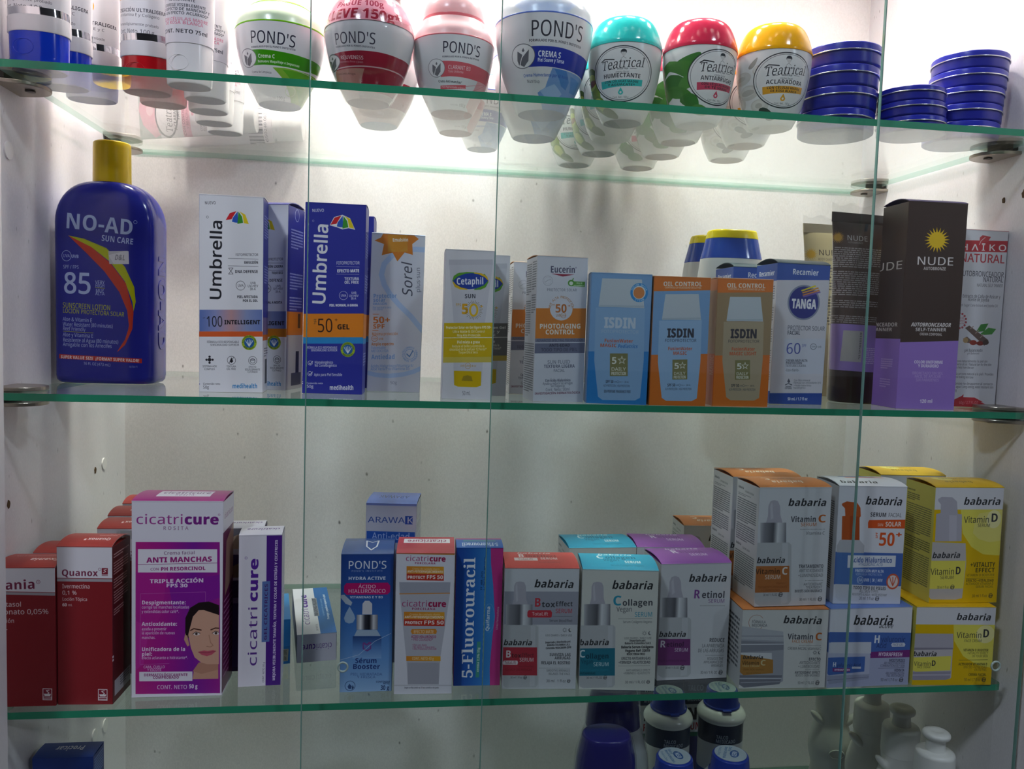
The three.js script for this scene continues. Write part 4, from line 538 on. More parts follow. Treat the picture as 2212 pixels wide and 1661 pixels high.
carton('medicine_carton', 'blue and pink carton with tall white vertical lettering and black date stamp', 'box', [0.3121, Y3, -0.0193], -0.032, -0.004, [0.0339, 0.1013, 0.0243], { q: [548, 440, 910, 440, 523, 1488, 885, 1490], base: '#2a66b4', front: (g) => {
  g.bg('#2f74c2').g(520, 430, 920, 1500, '#1f3f98', '#2560b2', '#3d8cd2', '#4a9ade').p([812, 430, 920, 430, 900, 1500, 808, 1500, 806, 1350, 826, 1120, 846, 960, 832, 720, 815, 560], '#cc3c8c').v('5-Fluorouracil', 1432, 508, 640, 84, '#eef0f4', { f: 'serif', b: 1, x0: 630, x1: 652 });
  g.v('FF:ABR-2025', 756, 612, 742, 15, '#15203c', { f: 'monospace', b: 1, x0: 740, x1: 746 }).v('L:25H060  V:ABR/2027', 756, 508, 768, 15, '#15203c', { f: 'monospace', b: 1, x0: 764, x1: 770 }).p([708, 1150, 736, 1150, 724, 1426, 696, 1426], '#4a9c8c').v('crema 2,5% 15g', 1384, 1196, 714, 17, '#e2efe8', { b: 1, f: 'serif', x0: 712, x1: 720 }).e(800, 970, 42, 108, '#8ab8e8', 2).v('Quifarma', 1070, 880, 790, 26, '#eaf0f6', { b: 1, x0: 786, x1: 796 }).v('Línea Farmacéutica', 1060, 884, 866, 16, '#f0d4e4', { x0: 860, x1: 870 });
}, side: (g) => g.bg('#b8357c'), top: (g) => g.bg('#2f66b4').r(0, -2, 102, 22, '#b83c84').t('5-Fluorouracil', 12, 90, 78, 26, '#e4e8ee', { f: 'serif', b: 1, flip: 1 }).r(16, 38, 86, 48, '#4a9c8c') }, { bulge: 0.0012, rough: 0.32 });

// serum cartons of one maker: print differs by colour and words
function dropper(g, b, capC) {   // b: bulb x0,x1,y0; collar x0,x1,y0,y1; bottle x0,x1,y1
  const [bx0, bx1, by0, cx0, cx1, cy0, cy1, kx0, kx1, ky1] = b;
  g.p([bx0, by0 + 40, bx0 + 14, by0 + 8, (bx0 + bx1) / 2, by0, bx1 - 14, by0 + 8, bx1, by0 + 40, bx1 + 2, cy0 - 50, bx1 + 16, cy0 + 2, bx0 - 16, cy0 + 2, bx0 - 2, cy0 - 50], '#b9b4be').p([bx0 + 12, by0 + 40, bx0 + 26, by0 + 14, bx0 + 34, cy0 - 30, bx0 + 16, cy0 - 20], '#cac6ce');
  g.g(cx0, cy0, cx1, cy1, '#c4c4c8', '#8a8a90', '#77777d', '#5c5c62', '#e2e2e4', '#bdbdc2', '#77777d');
  g.p([kx0 + 10, cy1, kx1 - 14, cy1, kx1 + 2, cy1 + 16, kx1, ky1 - 30, kx1 - 20, ky1 - 6, kx0 + 30, ky1, kx0, ky1 - 20, kx0 - 4, cy1 + 18], '#c2c2c4').p([kx1 - 60, cy1 + 4, kx1 - 20, cy1 + 6, kx1 - 26, ky1 - 20, kx1 - 70, ky1 - 10], '#cdcdd0');
}
const sunMoon = (g, x, y, s) => { g.e(x, y, 11 * s, 11 * s, '#5a5c60', 2.5); for (let i = 0; i < 8; i++) { const a = i * 0.785; g.l([x + 15 * s * Math.sin(a), y - 15 * s * Math.cos(a), x + 20 * s * Math.sin(a), y - 20 * s * Math.cos(a)], '#5a5c60', 2.5); } g.e(x + 46 * s, y, 14 * s, 16 * s, '#5a5c60').e(x + 53 * s, y - 3 * s, 12 * s, 14 * s, '#dadad6'); };
const BK = '#2b2c30', G5 = '#5c5d60', dots = (g, x0, x1, y) => { for (let x = x0; x < x1; x += 9) g.e(x, y, 2.2, 2.2, G5); };
const brand = (g, x0, x1, y, h, k = 0) => g.t('babaria', x0, x1, y, h, BK, { b: 1, i: 1, k });
const ml = (g, s, x0, x1, y, h = 18) => { g.t(s, x0, x1 - 40, y, h, '#3a3a3e').t('℮', x1 - 32, x1, y, 30, '#3a3a3e', {}); g.e(x1 - 15, y - 2, 12, 13, '#3a3a3e', 3).l([x1 - 26, y - 2, x1 - 6, y - 2], '#3a3a3e', 3); };
const babSide = (c) => (g) => g.bg('#cfcdcd').t('babaria', 8, 32, 6, 2.2, BK, { b: 1, i: 1 }).t('VITAMIN SERUM', 38, 76, 8, 1.6, '#3a3a3e').para(8, 64, 11, 2, 1.3, '#7b7b80', 0.6).para(6, 90, 15, 11, 1.9, '#5c5c62', 0.9).para(6, 88, 37, 8, 1.9, '#5c5c62', 0.9).t('babaria', 8, 32, 55, 2.2, BK, { b: 1, i: 1 }).t('SERUM', 38, 70, 57, 1.6, '#3a3a3e').para(6, 90, 61, 15, 1.9, '#5c5c62', 0.9);
const q37 = [150, 495, 787, 497, 124, 1505, 755, 1500];
carton('serum_carton', 'white and grey serum carton with a coral red lid and red lettering', 'box', [0.3566, Y3, -0.0109], -0.063, -0.005, [0.0537, 0.0886, 0.039], { q: q37, front: (g) => {
  const c = '#cf3a48'; g.bg('#dadade').r(100, 686, 800, 962, '#a6a6b2').r(100, 962, 440, 1520, '#d2d2d4'); brand(g, 402, 742, 622, 64, 6); dropper(g, [228, 328, 602, 160, 384, 794, 966, 136, 430, 1494]);
  g.t('B', 398, 458, 776, 74, c, { b: 1 }).t('tox', 462, 578, 792, 46, '#44454c', { b: 1 }).t('Effect', 580, 728, 788, 40, '#44454c', { b: 1 }).t('SERUM', 580, 726, 846, 36, c).p([352, 842, 540, 842, 552, 862, 548, 896, 540, 902, 350, 902, 340, 890, 342, 856], c).t('TotaLift', 380, 518, 872, 28, '#f4dcdc'); dots(g, 560, 728, 892); g.t('Serum BtoxEffect', 528, 726, 928, 20, '#4c4d54');
  sunMoon(g, 660, 1006, 1.0); g.t('USO DIARIO / DAILY USE', 494, 722, 1050, 17, G5).t('Importado y Distribuido por:', 494, 712, 1106, 16, '#26262a', { b: 1, k: -10, w: 3 }).t('BABARIA COLOMBIA S.A.S.', 508, 706, 1130, 16, '#26262a', { b: 1, k: -8, w: 3 }).t('Colombia NSOC58309-23PE', 498, 716, 1154, 16, '#26262a', { b: 1, k: -8, w: 3 }).t('SUAVIZA LAS', 530, 712, 1212, 25, '#44454c', { b: 1 }).t('ARRUGAS', 574, 710, 1240, 25, '#44454c', { b: 1 }).t('RELAJA EL ROSTRO', 458, 708, 1281, 25, '#44454c', { b: 1 }); dots(g, 444, 708, 1326); g.t('SMOOTHS WRINKLES', 504, 706, 1346, 19, G5).t('RELAXES THE FACE', 522, 706, 1374, 19, G5); ml(g, '30 ml   1 fl oz', 502, 710, 1434, 22);
  brand(g, 140, 386, 1112, 46); g.r(120, 1152, 424, 1388, '#b93444').t('B', 154, 204, 1208, 60, '#f0e4e4', { b: 1 }).t('tox', 206, 288, 1220, 36, '#4a2428', { b: 1 }).t('Effect', 290, 396, 1218, 34, '#5a2c30').t('SERUM', 274, 396, 1256, 32, '#f0e0e0').p([142, 1264, 256, 1264, 262, 1280, 256, 1300, 136, 1300, 132, 1280], '#ecdcdc').t('TotaLift', 146, 244, 1280, 24, '#8a3038').t('Serum BtoxEffect', 262, 396, 1312, 14, '#7a2830').t('SUAVIZA LAS ARRUGAS', 152, 380, 1340, 19, '#7a2028'); ml(g, '30 ml 1 fl oz', 196, 338, 1406, 16);
}, side: babSide(), top: (g) => g.bg('#e0544e').t('babaria', 20, 68, 14, 14, '#f4dcd8', { b: 1, i: 1 }).t('B', 20, 29, 38, 24, '#f6e6e4', { b: 1 }).t('toxEffect', 30, 74, 40, 18, '#9a4240', { b: 1 }).r(14, 54, 46, 70, '#f0dcd8').t('TotaLift', 19, 40, 62, 10, '#b06058').t('SERUM', 50, 74, 58, 12, '#f4dcd8', { b: 1 }).t('Serum BtoxEffect', 46, 76, 78, 6, '#a84e4a') }, { bulge: 0.002 });
const q38 = [800, 512, 1442, 530, 769, 1500, 1410, 1520];
const collF = (g) => {
  const c = '#2f9cb8'; g.bg('#dcdbd3'); brand(g, 1050, 1398, 642, 68, 8); dropper(g, [876, 976, 612, 812, 1034, 796, 972, 776, 1076, 1494]);
  g.t('C', 1052, 1130, 768, 80, c, { b: 1 }).t('ollagen', 1134, 1394, 786, 50, '#4c4d54', { b: 1 }).t('Vegan', 1086, 1218, 840, 40, '#55565e').t('SERUM', 1238, 1390, 884, 38, '#3d9cb8').t('Serum Colágeno Vegano', 1140, 1386, 945, 20, G5); dots(g, 1104, 1386, 918); sunMoon(g, 1322, 1040, 1);
  g.t('USO DIARIO / DAILY USE', 1152, 1382, 1080, 17, G5).t('Importado por:', 1196, 1334, 1100, 17, '#202024', { b: 1, w: 3 }).t('Babaria Colombia S.A.S', 1156, 1376, 1122, 17, '#202024', { b: 1, w: 3 }).t('Babaria Serum Colágeno', 1126, 1400, 1154, 20, '#1c1c20', { b: 1, w: 5 }).t('Vegano Ref: 32019', 1160, 1370, 1184, 20, '#1c1c20', { b: 1, w: 5 }).t('NSOC13924-19CO', 1174, 1328, 1212, 18, '#1c1c20', { b: 1, w: 5 }).t('EFECTO ANTIARRUGAS', 1128, 1376, 1248, 22, '#44454c', { b: 1 }).t('+FIRMEZA +ELASTICIDAD', 1104, 1374, 1281, 22, '#44454c', { b: 1 }); dots(g, 1104, 1372, 1310);
  g.t('ANTI-WRINKLE EFFECT', 1170, 1372, 1348, 18, G5).t('+FIRMNESS +ELASTICITY', 1146, 1370, 1372, 18, G5); ml(g, '30 ml / 1 FL.OZ', 1160, 1372, 1446, 22); brand(g, 776, 1028, 1112, 48); g.r(760, 1162, 1074, 1390, '#23798f').t('C', 770, 826, 1206, 62, '#d8e8ea', { b: 1 }).t('ollagen', 828, 1024, 1226, 42, '#123f50', { b: 1 }).t('Vegan', 790, 890, 1270, 34, '#16465a').t('SERUM', 892, 1024, 1294, 32, '#cfe2e6').t('Serum Colágeno Vegano', 766, 1022, 1340, 18, '#2a93a8').t('EFECTO ANTIARRUGAS', 700, 910, 1370, 18, '#0e3a48', { b: 1 }); ml(g, '30 ml / 1 FL.OZ', 834, 1008, 1406, 17);
};
const coll = carton('serum_carton', 'white serum carton with a turquoise lid and turquoise label, front one', 'box', [0.4129, Y3, -0.0058], -0.12, -0.005, [0.0551, 0.0883, 0.0395], { q: q38, front: collF, side: babSide(), top: (g) => g.bg('#2fa8cc').t('babaria', 26, 74, 14, 14, '#d8eef4', { b: 1, i: 1 }).t('C', 22, 32, 38, 24, '#e4f2f6', { b: 1 }).t('ollagen', 34, 76, 40, 20, '#1c6c86', { b: 1 }).t('Vegan', 30, 52, 58, 14, '#1c6c86').t('SERUM', 58, 80, 68, 12, '#e4f2f6', { b: 1 }).t('Serum Colágeno Vegano', 38, 82, 84, 7, '#1c7c98') }, { bulge: 0.0022 });
cartonCopy(coll, 'turquoise lidded serum carton standing behind the front turquoise one', [0.4139, Y3, -0.0651], 0.0285);
const retF = (g) => {
  const c = '#8a4a9a'; g.bg('#d8d7da'); brand(g, 400, 656, 780, 50, -2); dropper(g, [270, 346, 766, 220, 388, 912, 1046, 186, 412, 1456]);
  g.t('R', 428, 474, 888, 58, c, { b: 1 }).t('etinol', 484, 642, 892, 44, '#4c4a54', { b: 1 }).t('SERUM', 528, 640, 934, 26, '#8a5a96'); dots(g, 476, 640, 966); g.t('REDUCE', 538, 644, 1199, 26, '#4c4d54', { b: 1 }).t('LA APARIENCIA', 488, 642, 1238, 23, G5).t('DE LAS ARRUGAS', 460, 640, 1270, 24, G5); dots(g, 516, 636, 1304); g.t('REDUCES THE', 524, 636, 1326, 17, G5).t('APPEARANCE OF', 500, 634, 1350, 17, G5).t('WRINKLES', 552, 634, 1373, 17, G5); ml(g, '30 ml / 1 FL OZ', 478, 634, 1420, 19);
  brand(g, 198, 382, 1160, 36); g.r(180, 1192, 408, 1372, '#7c3c78').t('R', 202, 242, 1226, 46, '#e6dce6', { b: 1 }).t('etinol', 246, 366, 1228, 32, '#3e2040', { b: 1 }).t('SERUM', 300, 394, 1266, 24, '#e0d2e0').t('REDUCE LA APARIENCIA DE ARRUGAS', 196, 384, 1340, 13, '#4a2048'); ml(g, '30 ml / 1 FL OZ', 238, 370, 1388, 14);
};
const ret = carton('serum_carton', 'white serum carton with a purple lid and purple label, front one', 'box', [0.475, Y3, -0.0206], 0.03, -0.003, [0.0554, 0.0884, 0.04], { q: [218, 690, 685, 680, 178, 1475, 660, 1455], front: retF, side: babSide(), top: (g) => g.bg('#9c58ae').t('babaria', 26, 76, 14, 14, '#e6d8ea', { b: 1, i: 1 }).t('R', 28, 38, 40, 24, '#ece0f0', { b: 1 }).t('etinol', 40, 74, 42, 20, '#7a3c8a', { b: 1 }).t('SERUM', 50, 76, 62, 13, '#e6d8ea') }, { bulge: 0.0022 });
cartonCopy(ret, 'purple lidded serum carton standing behind the front purple one', [0.4696, Y3, -0.065], -0.061);
const vitCF = (g) => {
  const c = '#c9692c'; g.bg('#dadadd'); brand(g, 1074, 1334, 284, 48, 2); dropper(g, [940, 1018, 268, 886, 1058, 418, 552, 846, 1092, 976]);
  g.t('Vitamin', 1090, 1262, 396, 38, '#4c4d54', { b: 1 }).t('C', 1272, 1330, 392, 52, c, { b: 1 }).t('SERUM', 1156, 1266, 431, 24, c); dots(g, 1156, 1322, 464); g.t('Vitamina C', 1192, 1320, 490, 22, G5).t('TRATAMIENTO', 1144, 1314, 713, 23, '#44454c', { b: 1 }).t('ANTIOXIDANTE', 1146, 1314, 742, 22, G5).t('+LUMINOSIDAD', 1140, 1312, 774, 22, G5); dots(g, 1192, 1310, 810); g.t('ANTIOXIDANT', 1178, 1308, 834, 18, G5).t('TREATMENT', 1192, 1306, 856, 18, G5).t('BOOSTS SKIN RADIANCE', 1116, 1306, 880, 18, '#4c4d54', { b: 1 }); ml(g, '30 ml / 1 FL.OZ', 1148, 1306, 937, 18);
  brand(g, 862, 1054, 670, 38); g.r(840, 708, 1080, 886, '#b8703c').t('Vitamin', 852, 1018, 744, 36, '#5a3a26', { b: 1 }).t('C', 1028, 1070, 742, 50, '#ece4de', { b: 1 }).t('SERUM', 914, 1022, 782, 28, '#e8d8cc').t('Vitamina C', 992, 1062, 824, 14, '#8a4e24').t('TRATAMIENTO ANTIOXIDANTE', 866, 1066, 850, 15, '#8a4a20').t('+ LUMINOSIDAD', 890, 1014, 872, 15, '#8a4a20'); ml(g, '30 ml / 1 FL OZ', 902, 1036, 902, 15);
};
const orTop = (g) => g.bg('#cc7a3c').t('babaria', 26, 70, 70, 16, '#ecd8c6', { b: 1, i: 1, flip: 1 }).t('Vitamin', 34, 66, 42, 20, '#8a4a20', { b: 1, flip: 1 }).t('C', 22, 32, 42, 26, '#ecd8c6', { b: 1, flip: 1 });
const YC = Y3 + 0.0597 + 0.0008;
const creamCF = (g) => {
  const c = '#c9692c'; g.bg('#dbd9d5'); g.e(862, 1088, 50, 50, '#b8806a', 3).r(886, 1060, 940, 1118, '#dbd9d5').t('FÓRMULA', 832, 924, 1084, 19, '#4c4d54').t('MEJORADA', 830, 934, 1107, 19, '#4c4d54'); brand(g, 1044, 1306, 1066, 50, 2);
  g.p([725, 1120, 760, 1150, 1040, 1150, 1044, 1240, 1034, 1480, 1000, 1500, 760, 1522, 725, 1500], '#a9aab2').p([725, 1110, 1040, 1146, 1042, 1210, 725, 1200], '#bdbec4').p([725, 1210, 1042, 1220, 1040, 1270, 725, 1290], '#8f909a').l([725, 1236, 1040, 1230], '#d8d8de', 6).l([725, 1180, 1040, 1176], '#84858f', 4).r(725, 1290, 960, 1340, '#dcdcde').p([728, 1300, 968, 1336, 966, 1426, 760, 1440, 728, 1410], '#b5813f').p([725, 1440, 1030, 1440, 1010, 1500, 760, 1524, 725, 1500], '#7f808a').l([725, 1462, 1020, 1462], '#c4c4cc', 8).l([740, 1490, 1010, 1484], '#b0b0b8', 5);
  brand(g, 762, 902, 1320, 26); g.t('Vitamin', 756, 872, 1358, 27, '#5e4424', { b: 1 }).t('C', 880, 918, 1356, 36, '#d8cc9c', { b: 1 }).t('FACE CREAM', 756, 874, 1378, 14, '#d8c890').t('CREMA FACIAL vitamina C', 760, 906, 1402, 12, '#7a5420').t('50 ml 1,7 fl oz', 780, 880, 1426, 10, '#7a5420');
  g.t('Vitamin', 1070, 1246, 1178, 38, '#4c4d54', { b: 1 }).t('C', 1256, 1306, 1176, 52, c, { b: 1 }).t('FACE CREAM', 1098, 1244, 1210, 20, c); dots(g, 1150, 1300, 1238); g.t('CREMA FACIAL vitamina C', 1070, 1300, 1258, 20, G5); sunMoon(g, 1256, 1286, 0.7); g.t('EFECTO', 1214, 1298, 1330, 20, '#44454c', { b: 1 }).t('ANTIOXIDANTE', 1150, 1296, 1354, 19, G5).t('+ LUMINOSIDAD', 1140, 1294, 1380, 20, G5); dots(g, 1194, 1290, 1402); g.t('ANTIOXIDANT EFFECT', 1118, 1294, 1421, 17, '#4c4d54', { b: 1 }).t('BOOSTS SKIN RADIANCE', 1122, 1292, 1441, 16, '#4c4d54'); ml(g, '50 ml 1,7 FL.OZ', 1138, 1292, 1492, 18);
};
const creamC = carton('face_cream_carton', 'low white carton with an orange lid under the orange lidded serum carton', 'box', [0.5376, Y3, -0.0015], -0.04, -0.003, [0.066, 0.0592, 0.048], { q: [775, 1008, 1350, 993, 725, 1530, 1330, 1525], front: creamCF, side: (g) => g.bg('#cfcdcd').para(10, 90, 14, 12, 6, '#5c5c62', 3), top: orTop }, { bulge: 0.0003 });
cartonCopy(creamC, 'low white carton, rear one, under the second orange lidded serum carton', [0.5385, Y3, -0.053], -0.01);
const vitC = carton('serum_carton', 'white serum carton with orange lid, front one on the low cream carton', 'box', [0.5429, YC, -0.0065], 0.03, -0.004, [0.0571, 0.0885, 0.038], { q: [885, 188, 1368, 185, 840, 980, 1332, 975], front: vitCF, side: babSide(), top: orTop }, { bulge: 0.002 });
cartonCopy(vitC, 'white serum carton with orange lid, behind the front orange lidded one', [0.5397, YC, -0.0482], 0.024);
cartonCopy(vitC, 'orange lidded serum carton low at the back behind the purple lids', [0.5338, Y3, -0.1343], -0.057);

carton('face_gel_carton', 'low white and blue carton with a purple stripe under the orange pump serum', 'box', [0.6048, Y3, -0.0004], 0.018, -0.005, [0.0664, 0.0597, 0.055], { q: [75, 1012, 615, 990, 45, 1530, 595, 1505], front: (g) => {
  const B = '#4a6cb4'; g.bg('#dfdfe6').r(0, 1160, 640, 1310, B).r(0, 1310, 640, 1560, '#a9aecb').r(0, 1230, 320, 1320, '#c6cad8').p([338, 1290, 620, 1272, 620, 1322, 336, 1330], '#7a2f7c'); brand(g, 226, 490, 1080, 62); g.t('active', 394, 488, 1114, 32, BK, { i: 1 }).t('H', 358, 402, 1204, 52, '#e8ecf4', { b: 1 }).t('yaluronic', 406, 570, 1204, 36, '#26386e').t('Acid', 376, 444, 1246, 34, '#26386e').p([482, 1228, 562, 1226, 570, 1238, 564, 1252, 480, 1254, 474, 1240], '#d8dce8').t('FACE GEL', 484, 558, 1240, 16, '#4a5a8a').t('HYDRAFRESH', 390, 552, 1304, 25, '#ecdff0', { b: 1 });
  g.t('MOISTURISES', 462, 570, 1344, 18, '#3a3c50', { b: 1 }).t('48H MOISTURIZATION', 428, 568, 1362, 15, '#3a3c50').t('COMBINATION/OILY SKIN', 404, 568, 1380, 15, '#3a3c50').l([390, 1398, 564, 1392], '#55586c', 2.5).t('HIDRATA', 498, 566, 1410, 18, '#3a3c50', { b: 1 }).t('48H HIDRATACIÓN', 440, 566, 1430, 15, '#3a3c50').t('PIEL MIXTA/GRASA', 446, 564, 1446, 15, '#3a3c50'); ml(g, '50 ml 1,7 fl oz', 406, 562, 1474, 18);
  g.p([75, 1228, 342, 1224, 340, 1300, 70, 1310], '#cdd0da').p([50, 1300, 334, 1300, 328, 1470, 60, 1506, 48, 1490], '#b6bbd2').p([50, 1330, 302, 1320, 296, 1420, 60, 1446, 48, 1430], '#4468b0').t('H', 86, 112, 1374, 30, '#e0e4f0', { b: 1 }).t('yaluronic Acid', 114, 272, 1378, 22, '#22305c').r(214, 1388, 274, 1402, '#d0d4e2').r(86, 1398, 202, 1422, '#7a2f7c').t('HYDRAFRESH', 98, 200, 1410, 13, '#ecdff0', { b: 1 }).p([46, 1450, 330, 1438, 326, 1470, 60, 1506], '#9aa0b8').l([50, 1480, 326, 1456], '#7c8098', 4);
}, side: (g) => g.bg('#c9cbd8').r(0, 30, 100, 55, '#5a78b4'), top: (g) => g.bg('#5a78bc') }, { bulge: 0.0003 });
carton('serum_carton', 'white carton picturing an orange pump bottle with a blue band below', 'box', [0.6045, YC + 0.0002, -0.008], -0.06, -0.002, [0.0529, 0.0892, 0.038], { q: [120, 207, 586, 207, 60, 980, 545, 968], front: (g) => {
  const B = '#4a6cb4', o = '#e25a24'; g.bg('#e0e0e6').r(40, 636, 600, 852, B).r(40, 852, 600, 1000, '#d8d8de'); brand(g, 300, 554, 298, 52, 4); g.t('SERUM', 330, 442, 387, 27, '#3a3b40', { b: 1 }).t('FACIAL', 454, 546, 387, 26, G5).p([322, 424, 590, 416, 590, 474, 314, 476, 314, 440], o).t('SUN', 380, 420, 453, 18, '#f4d8cc').t('SOLAR', 434, 544, 447, 30, '#f8ece6', { b: 1, k: -3 }).v('SPF', 542, 502, 374, 14, o, { b: 1 }).t('50', 388, 502, 546, 86, o, { b: 1 }).t('+', 508, 550, 514, 36, o, { b: 1, w: 5 });
  g.p([136, 320, 170, 304, 240, 312, 262, 344, 264, 400, 254, 410, 254, 556, 130, 556, 136, 402, 158, 400, 156, 350, 136, 330], '#c25a26').p([190, 400, 256, 402, 254, 556, 186, 556], '#b04c1e').p([120, 556, 256, 556, 288, 590, 284, 640, 94, 640, 96, 596], '#c0bfc4').p([94, 640, 284, 640, 280, 850, 80, 850], '#557ab8').p([80, 850, 270, 850, 250, 962, 110, 962, 84, 940], '#cfcfd4');
  g.p([172, 658, 510, 652, 506, 726, 168, 740], '#dfe2ea').t('Ácido Hialurónico', 192, 484, 685, 34, '#3c5a9c', { b: 1, k: -3 }).t('HYALURONIC ACID', 246, 418, 714, 18, '#5c74a8').t('PROTECCIÓN MUY ALTA', 222, 424, 757, 19, '#dfe6f4', { b: 1 }).t('VERY HIGH PROTECTION', 226, 412, 780, 15, '#b0c0e0').e(258, 818, 22, 22, '#c8d2e8', 3).t('UVA', 240, 274, 818, 20, '#dfe6f4').t('UVB | IR | HEV', 284, 416, 817, 20, '#dfe6f4', { b: 1 }).e(489, 822, 46, 52, '#d86040').e(489, 822, 36, 41, '#e6d8d4'); for (const s of [-1, 0, 1]) g.l([489, 850, 489 + s * 14, 820, 489 + s * 22, 794], '#d86040', 6);
  g.t('TODO TIPO DE PIELES', 208, 440, 869, 22, '#3c3e46', { b: 1 }).t('ALL SKIN TYPES', 252, 386, 891, 19, G5).t('RESISTENTE AL AGUA / WATER RESISTANT', 200, 448, 913, 15, G5); ml(g, '30 ml  1 fl oz', 250, 394, 938, 20);
}, side: (g) => g.bg('#cccbd0').para(55, 85, 14, 28, 1.9, '#5c5c62', 1.1).r(48, 12, 66, 40, '#b08078').para(50, 85, 46, 24, 1.9, '#4a4a50', 1.1), top: (g) => g.bg('#dcdce2').t('babaria', 8, 64, 78, 16, BK, { b: 1, i: 1, flip: 0 }).r(30, 30, 88, 42, '#d87858').r(24, 14, 80, 28, '#5a78b4') }, { bulge: 0.002 });
const YE = '#e2b800', YL = '#e8dc5c';
carton('face_cream_carton', 'low yellow and white carton under the yellow serum carton', 'box', [0.6721, Y3, 0.0012], -0.06, -0.003, [0.0627, 0.06, 0.05], { q: [650, 998, 1187, 995, 612, 1512, 1150, 1510], base: YE, front: (g) => {
  g.bg(YE).r(580, 980, 1220, 1110, '#d9d8dc').p([895, 1110, 1200, 1110, 1170, 1400, 1060, 1380, 960, 1320, 900, 1220], YL).e(1112, 1172, 62, 60, '#efe6a0'); brand(g, 918, 1154, 1058, 44, 2); g.t('Vitamin', 916, 1088, 1178, 40, '#3c3b36').t('D', 1092, 1140, 1166, 54, '#35353c', { b: 1 }).t('FACE CREAM', 968, 1086, 1216, 19, '#4c4a3c');
  g.t('VITAMIN D BOOSTER', 962, 1132, 1278, 17, '#44421e', { b: 1 }).t('+VITALITY EFFECT', 988, 1130, 1298, 16, '#5a5628').t('IN YOUR SKIN', 1022, 1128, 1318, 16, '#5a5628').l([932, 1346, 1126, 1342], '#6a6430', 2.5).t('ACTIVADOR VITAMINA D', 928, 1124, 1372, 17, '#44421e', { b: 1 }).t('EFECTO +VITALIDAD', 962, 1122, 1392, 16, '#5a5628').t('EN TU PIEL', 1036, 1120, 1410, 15, '#5a5628').t('CREMA FACIAL', 996, 1118, 1442, 17, '#44421e', { b: 1 }); ml(g, '50 ml 1,7 fl oz', 966, 1116, 1476, 18);
  g.r(612, 1170, 894, 1268, '#b4afba').r(608, 1264, 890, 1282, '#8f8a98').p([608, 1280, 890, 1274, 878, 1466, 840, 1478, 622, 1480, 600, 1466], '#c6bfc2').p([606, 1330, 880, 1318, 872, 1414, 640, 1424, 604, 1410], YL).p([602, 1424, 876, 1420, 870, 1466, 840, 1478, 622, 1480, 600, 1466], '#9d97a8').l([604, 1446, 872, 1444], '#d2ccd8', 5); brand(g, 624, 784, 1304, 32); g.t('Vitamin', 628, 742, 1370, 28, '#3c3b36').t('D', 744, 776, 1366, 36, '#35353c', { b: 1 }).t('FACE CREAM', 648, 738, 1393, 14, '#5a5628');
}, side: (g) => g.bg('#d9cf62'), top: (g) => g.bg('#dcae10') }, { bulge: 0.0003 });
const vitD = carton('serum_carton', 'tall yellow serum carton with white pump bottle picture, front one at the right wall', 'box', [0.6823, YC + 0.0004, -0.0063], -0.03, -0.006, [0.0555, 0.0889, 0.038], { q: [760, 200, 1213, 203, 715, 960, 1185, 963], base: YE, front: (g) => {
  g.bg(YE).r(680, 180, 1240, 344, '#dcdbdf').p([925, 344, 1220, 344, 1200, 650, 1080, 640, 1000, 590, 940, 500], YL).p([1010, 500, 1020, 420, 1050, 370, 1220, 344, 1200, 550, 1120, 560, 1050, 540], '#ebe07c').e(1148, 408, 48, 60, '#f0e8a8'); brand(g, 946, 1194, 290, 48, 2); g.t('Vitamin', 948, 1118, 410, 42, '#3c3b36').t('D', 1126, 1178, 398, 56, '#35353c', { b: 1 }).t('SERUM', 1040, 1124, 448, 22, '#4c4a3c').t('+VITALITY', 996, 1166, 708, 31, '#44421e', { b: 1 }).t('EFFECT', 1030, 1164, 745, 30, '#44421e', { b: 1 }).t('VITAMIN D BOOSTER', 972, 1162, 778, 17, '#5a5628').l([968, 800, 1160, 798], '#6a6430', 2).t('EFECTO +VITALIDAD', 970, 1160, 814, 18, '#44421e', { b: 1 }).t('ACTIVADOR VITAMINA D', 968, 1158, 835, 16, '#5a5628').t('SERUM FACIAL', 1036, 1156, 855, 16, '#5a5628'); ml(g, '30 ml 1 fl oz', 1012, 1156, 917, 19);
  g.p([776, 274, 800, 260, 870, 264, 900, 290, 906, 372, 934, 376, 934, 552, 756, 552, 764, 372, 792, 366, 794, 310, 776, 286], '#b4b0ba').p([850, 380, 900, 382, 900, 552, 850, 552], '#c2bec8').p([726, 556, 962, 566, 968, 700, 944, 930, 900, 940, 730, 936, 712, 910, 718, 700], '#c0bab8'); brand(g, 740, 930, 644, 38); g.p([722, 680, 964, 682, 950, 866, 716, 866], YL).t('Vitamin', 728, 890, 752, 42, '#3c3b36').t('D', 894, 934, 746, 50, '#35353c', { b: 1 }).t('SERUM', 792, 886, 790, 22, '#4c4a3c'); ml(g, '30 ml 1 fl oz', 772, 892, 856, 17);
}, side: (g) => g.bg('#d6cc60').t('VitaminD', 0, 34, 8, 1.6, '#4c4a2c', { b: 1 }).para(8, 50, 11, 4, 1.7, '#6a6640', 0.9).para(8, 92, 20, 14, 1.9, '#6a6640', 0.9).para(8, 92, 49, 6, 1.9, '#55522c', 0.9).para(8, 92, 62, 15, 1.9, '#6a6640', 0.9), top: (g) => g.bg('#dcb01a').t('babaria', 26, 66, 72, 13, '#8a7420', { b: 1, i: 1, flip: 1 }).e(34, 42, 14, 20, '#e6d46a').t('VitaminD', 30, 70, 42, 16, '#6a5a1c', { flip: 1 }) }, { bulge: 0.0022 });
cartonCopy(vitD, 'tall yellow serum carton behind the front yellow one, only its lid showing', [0.669, YC + 0.0004, -0.0565], -0.06);
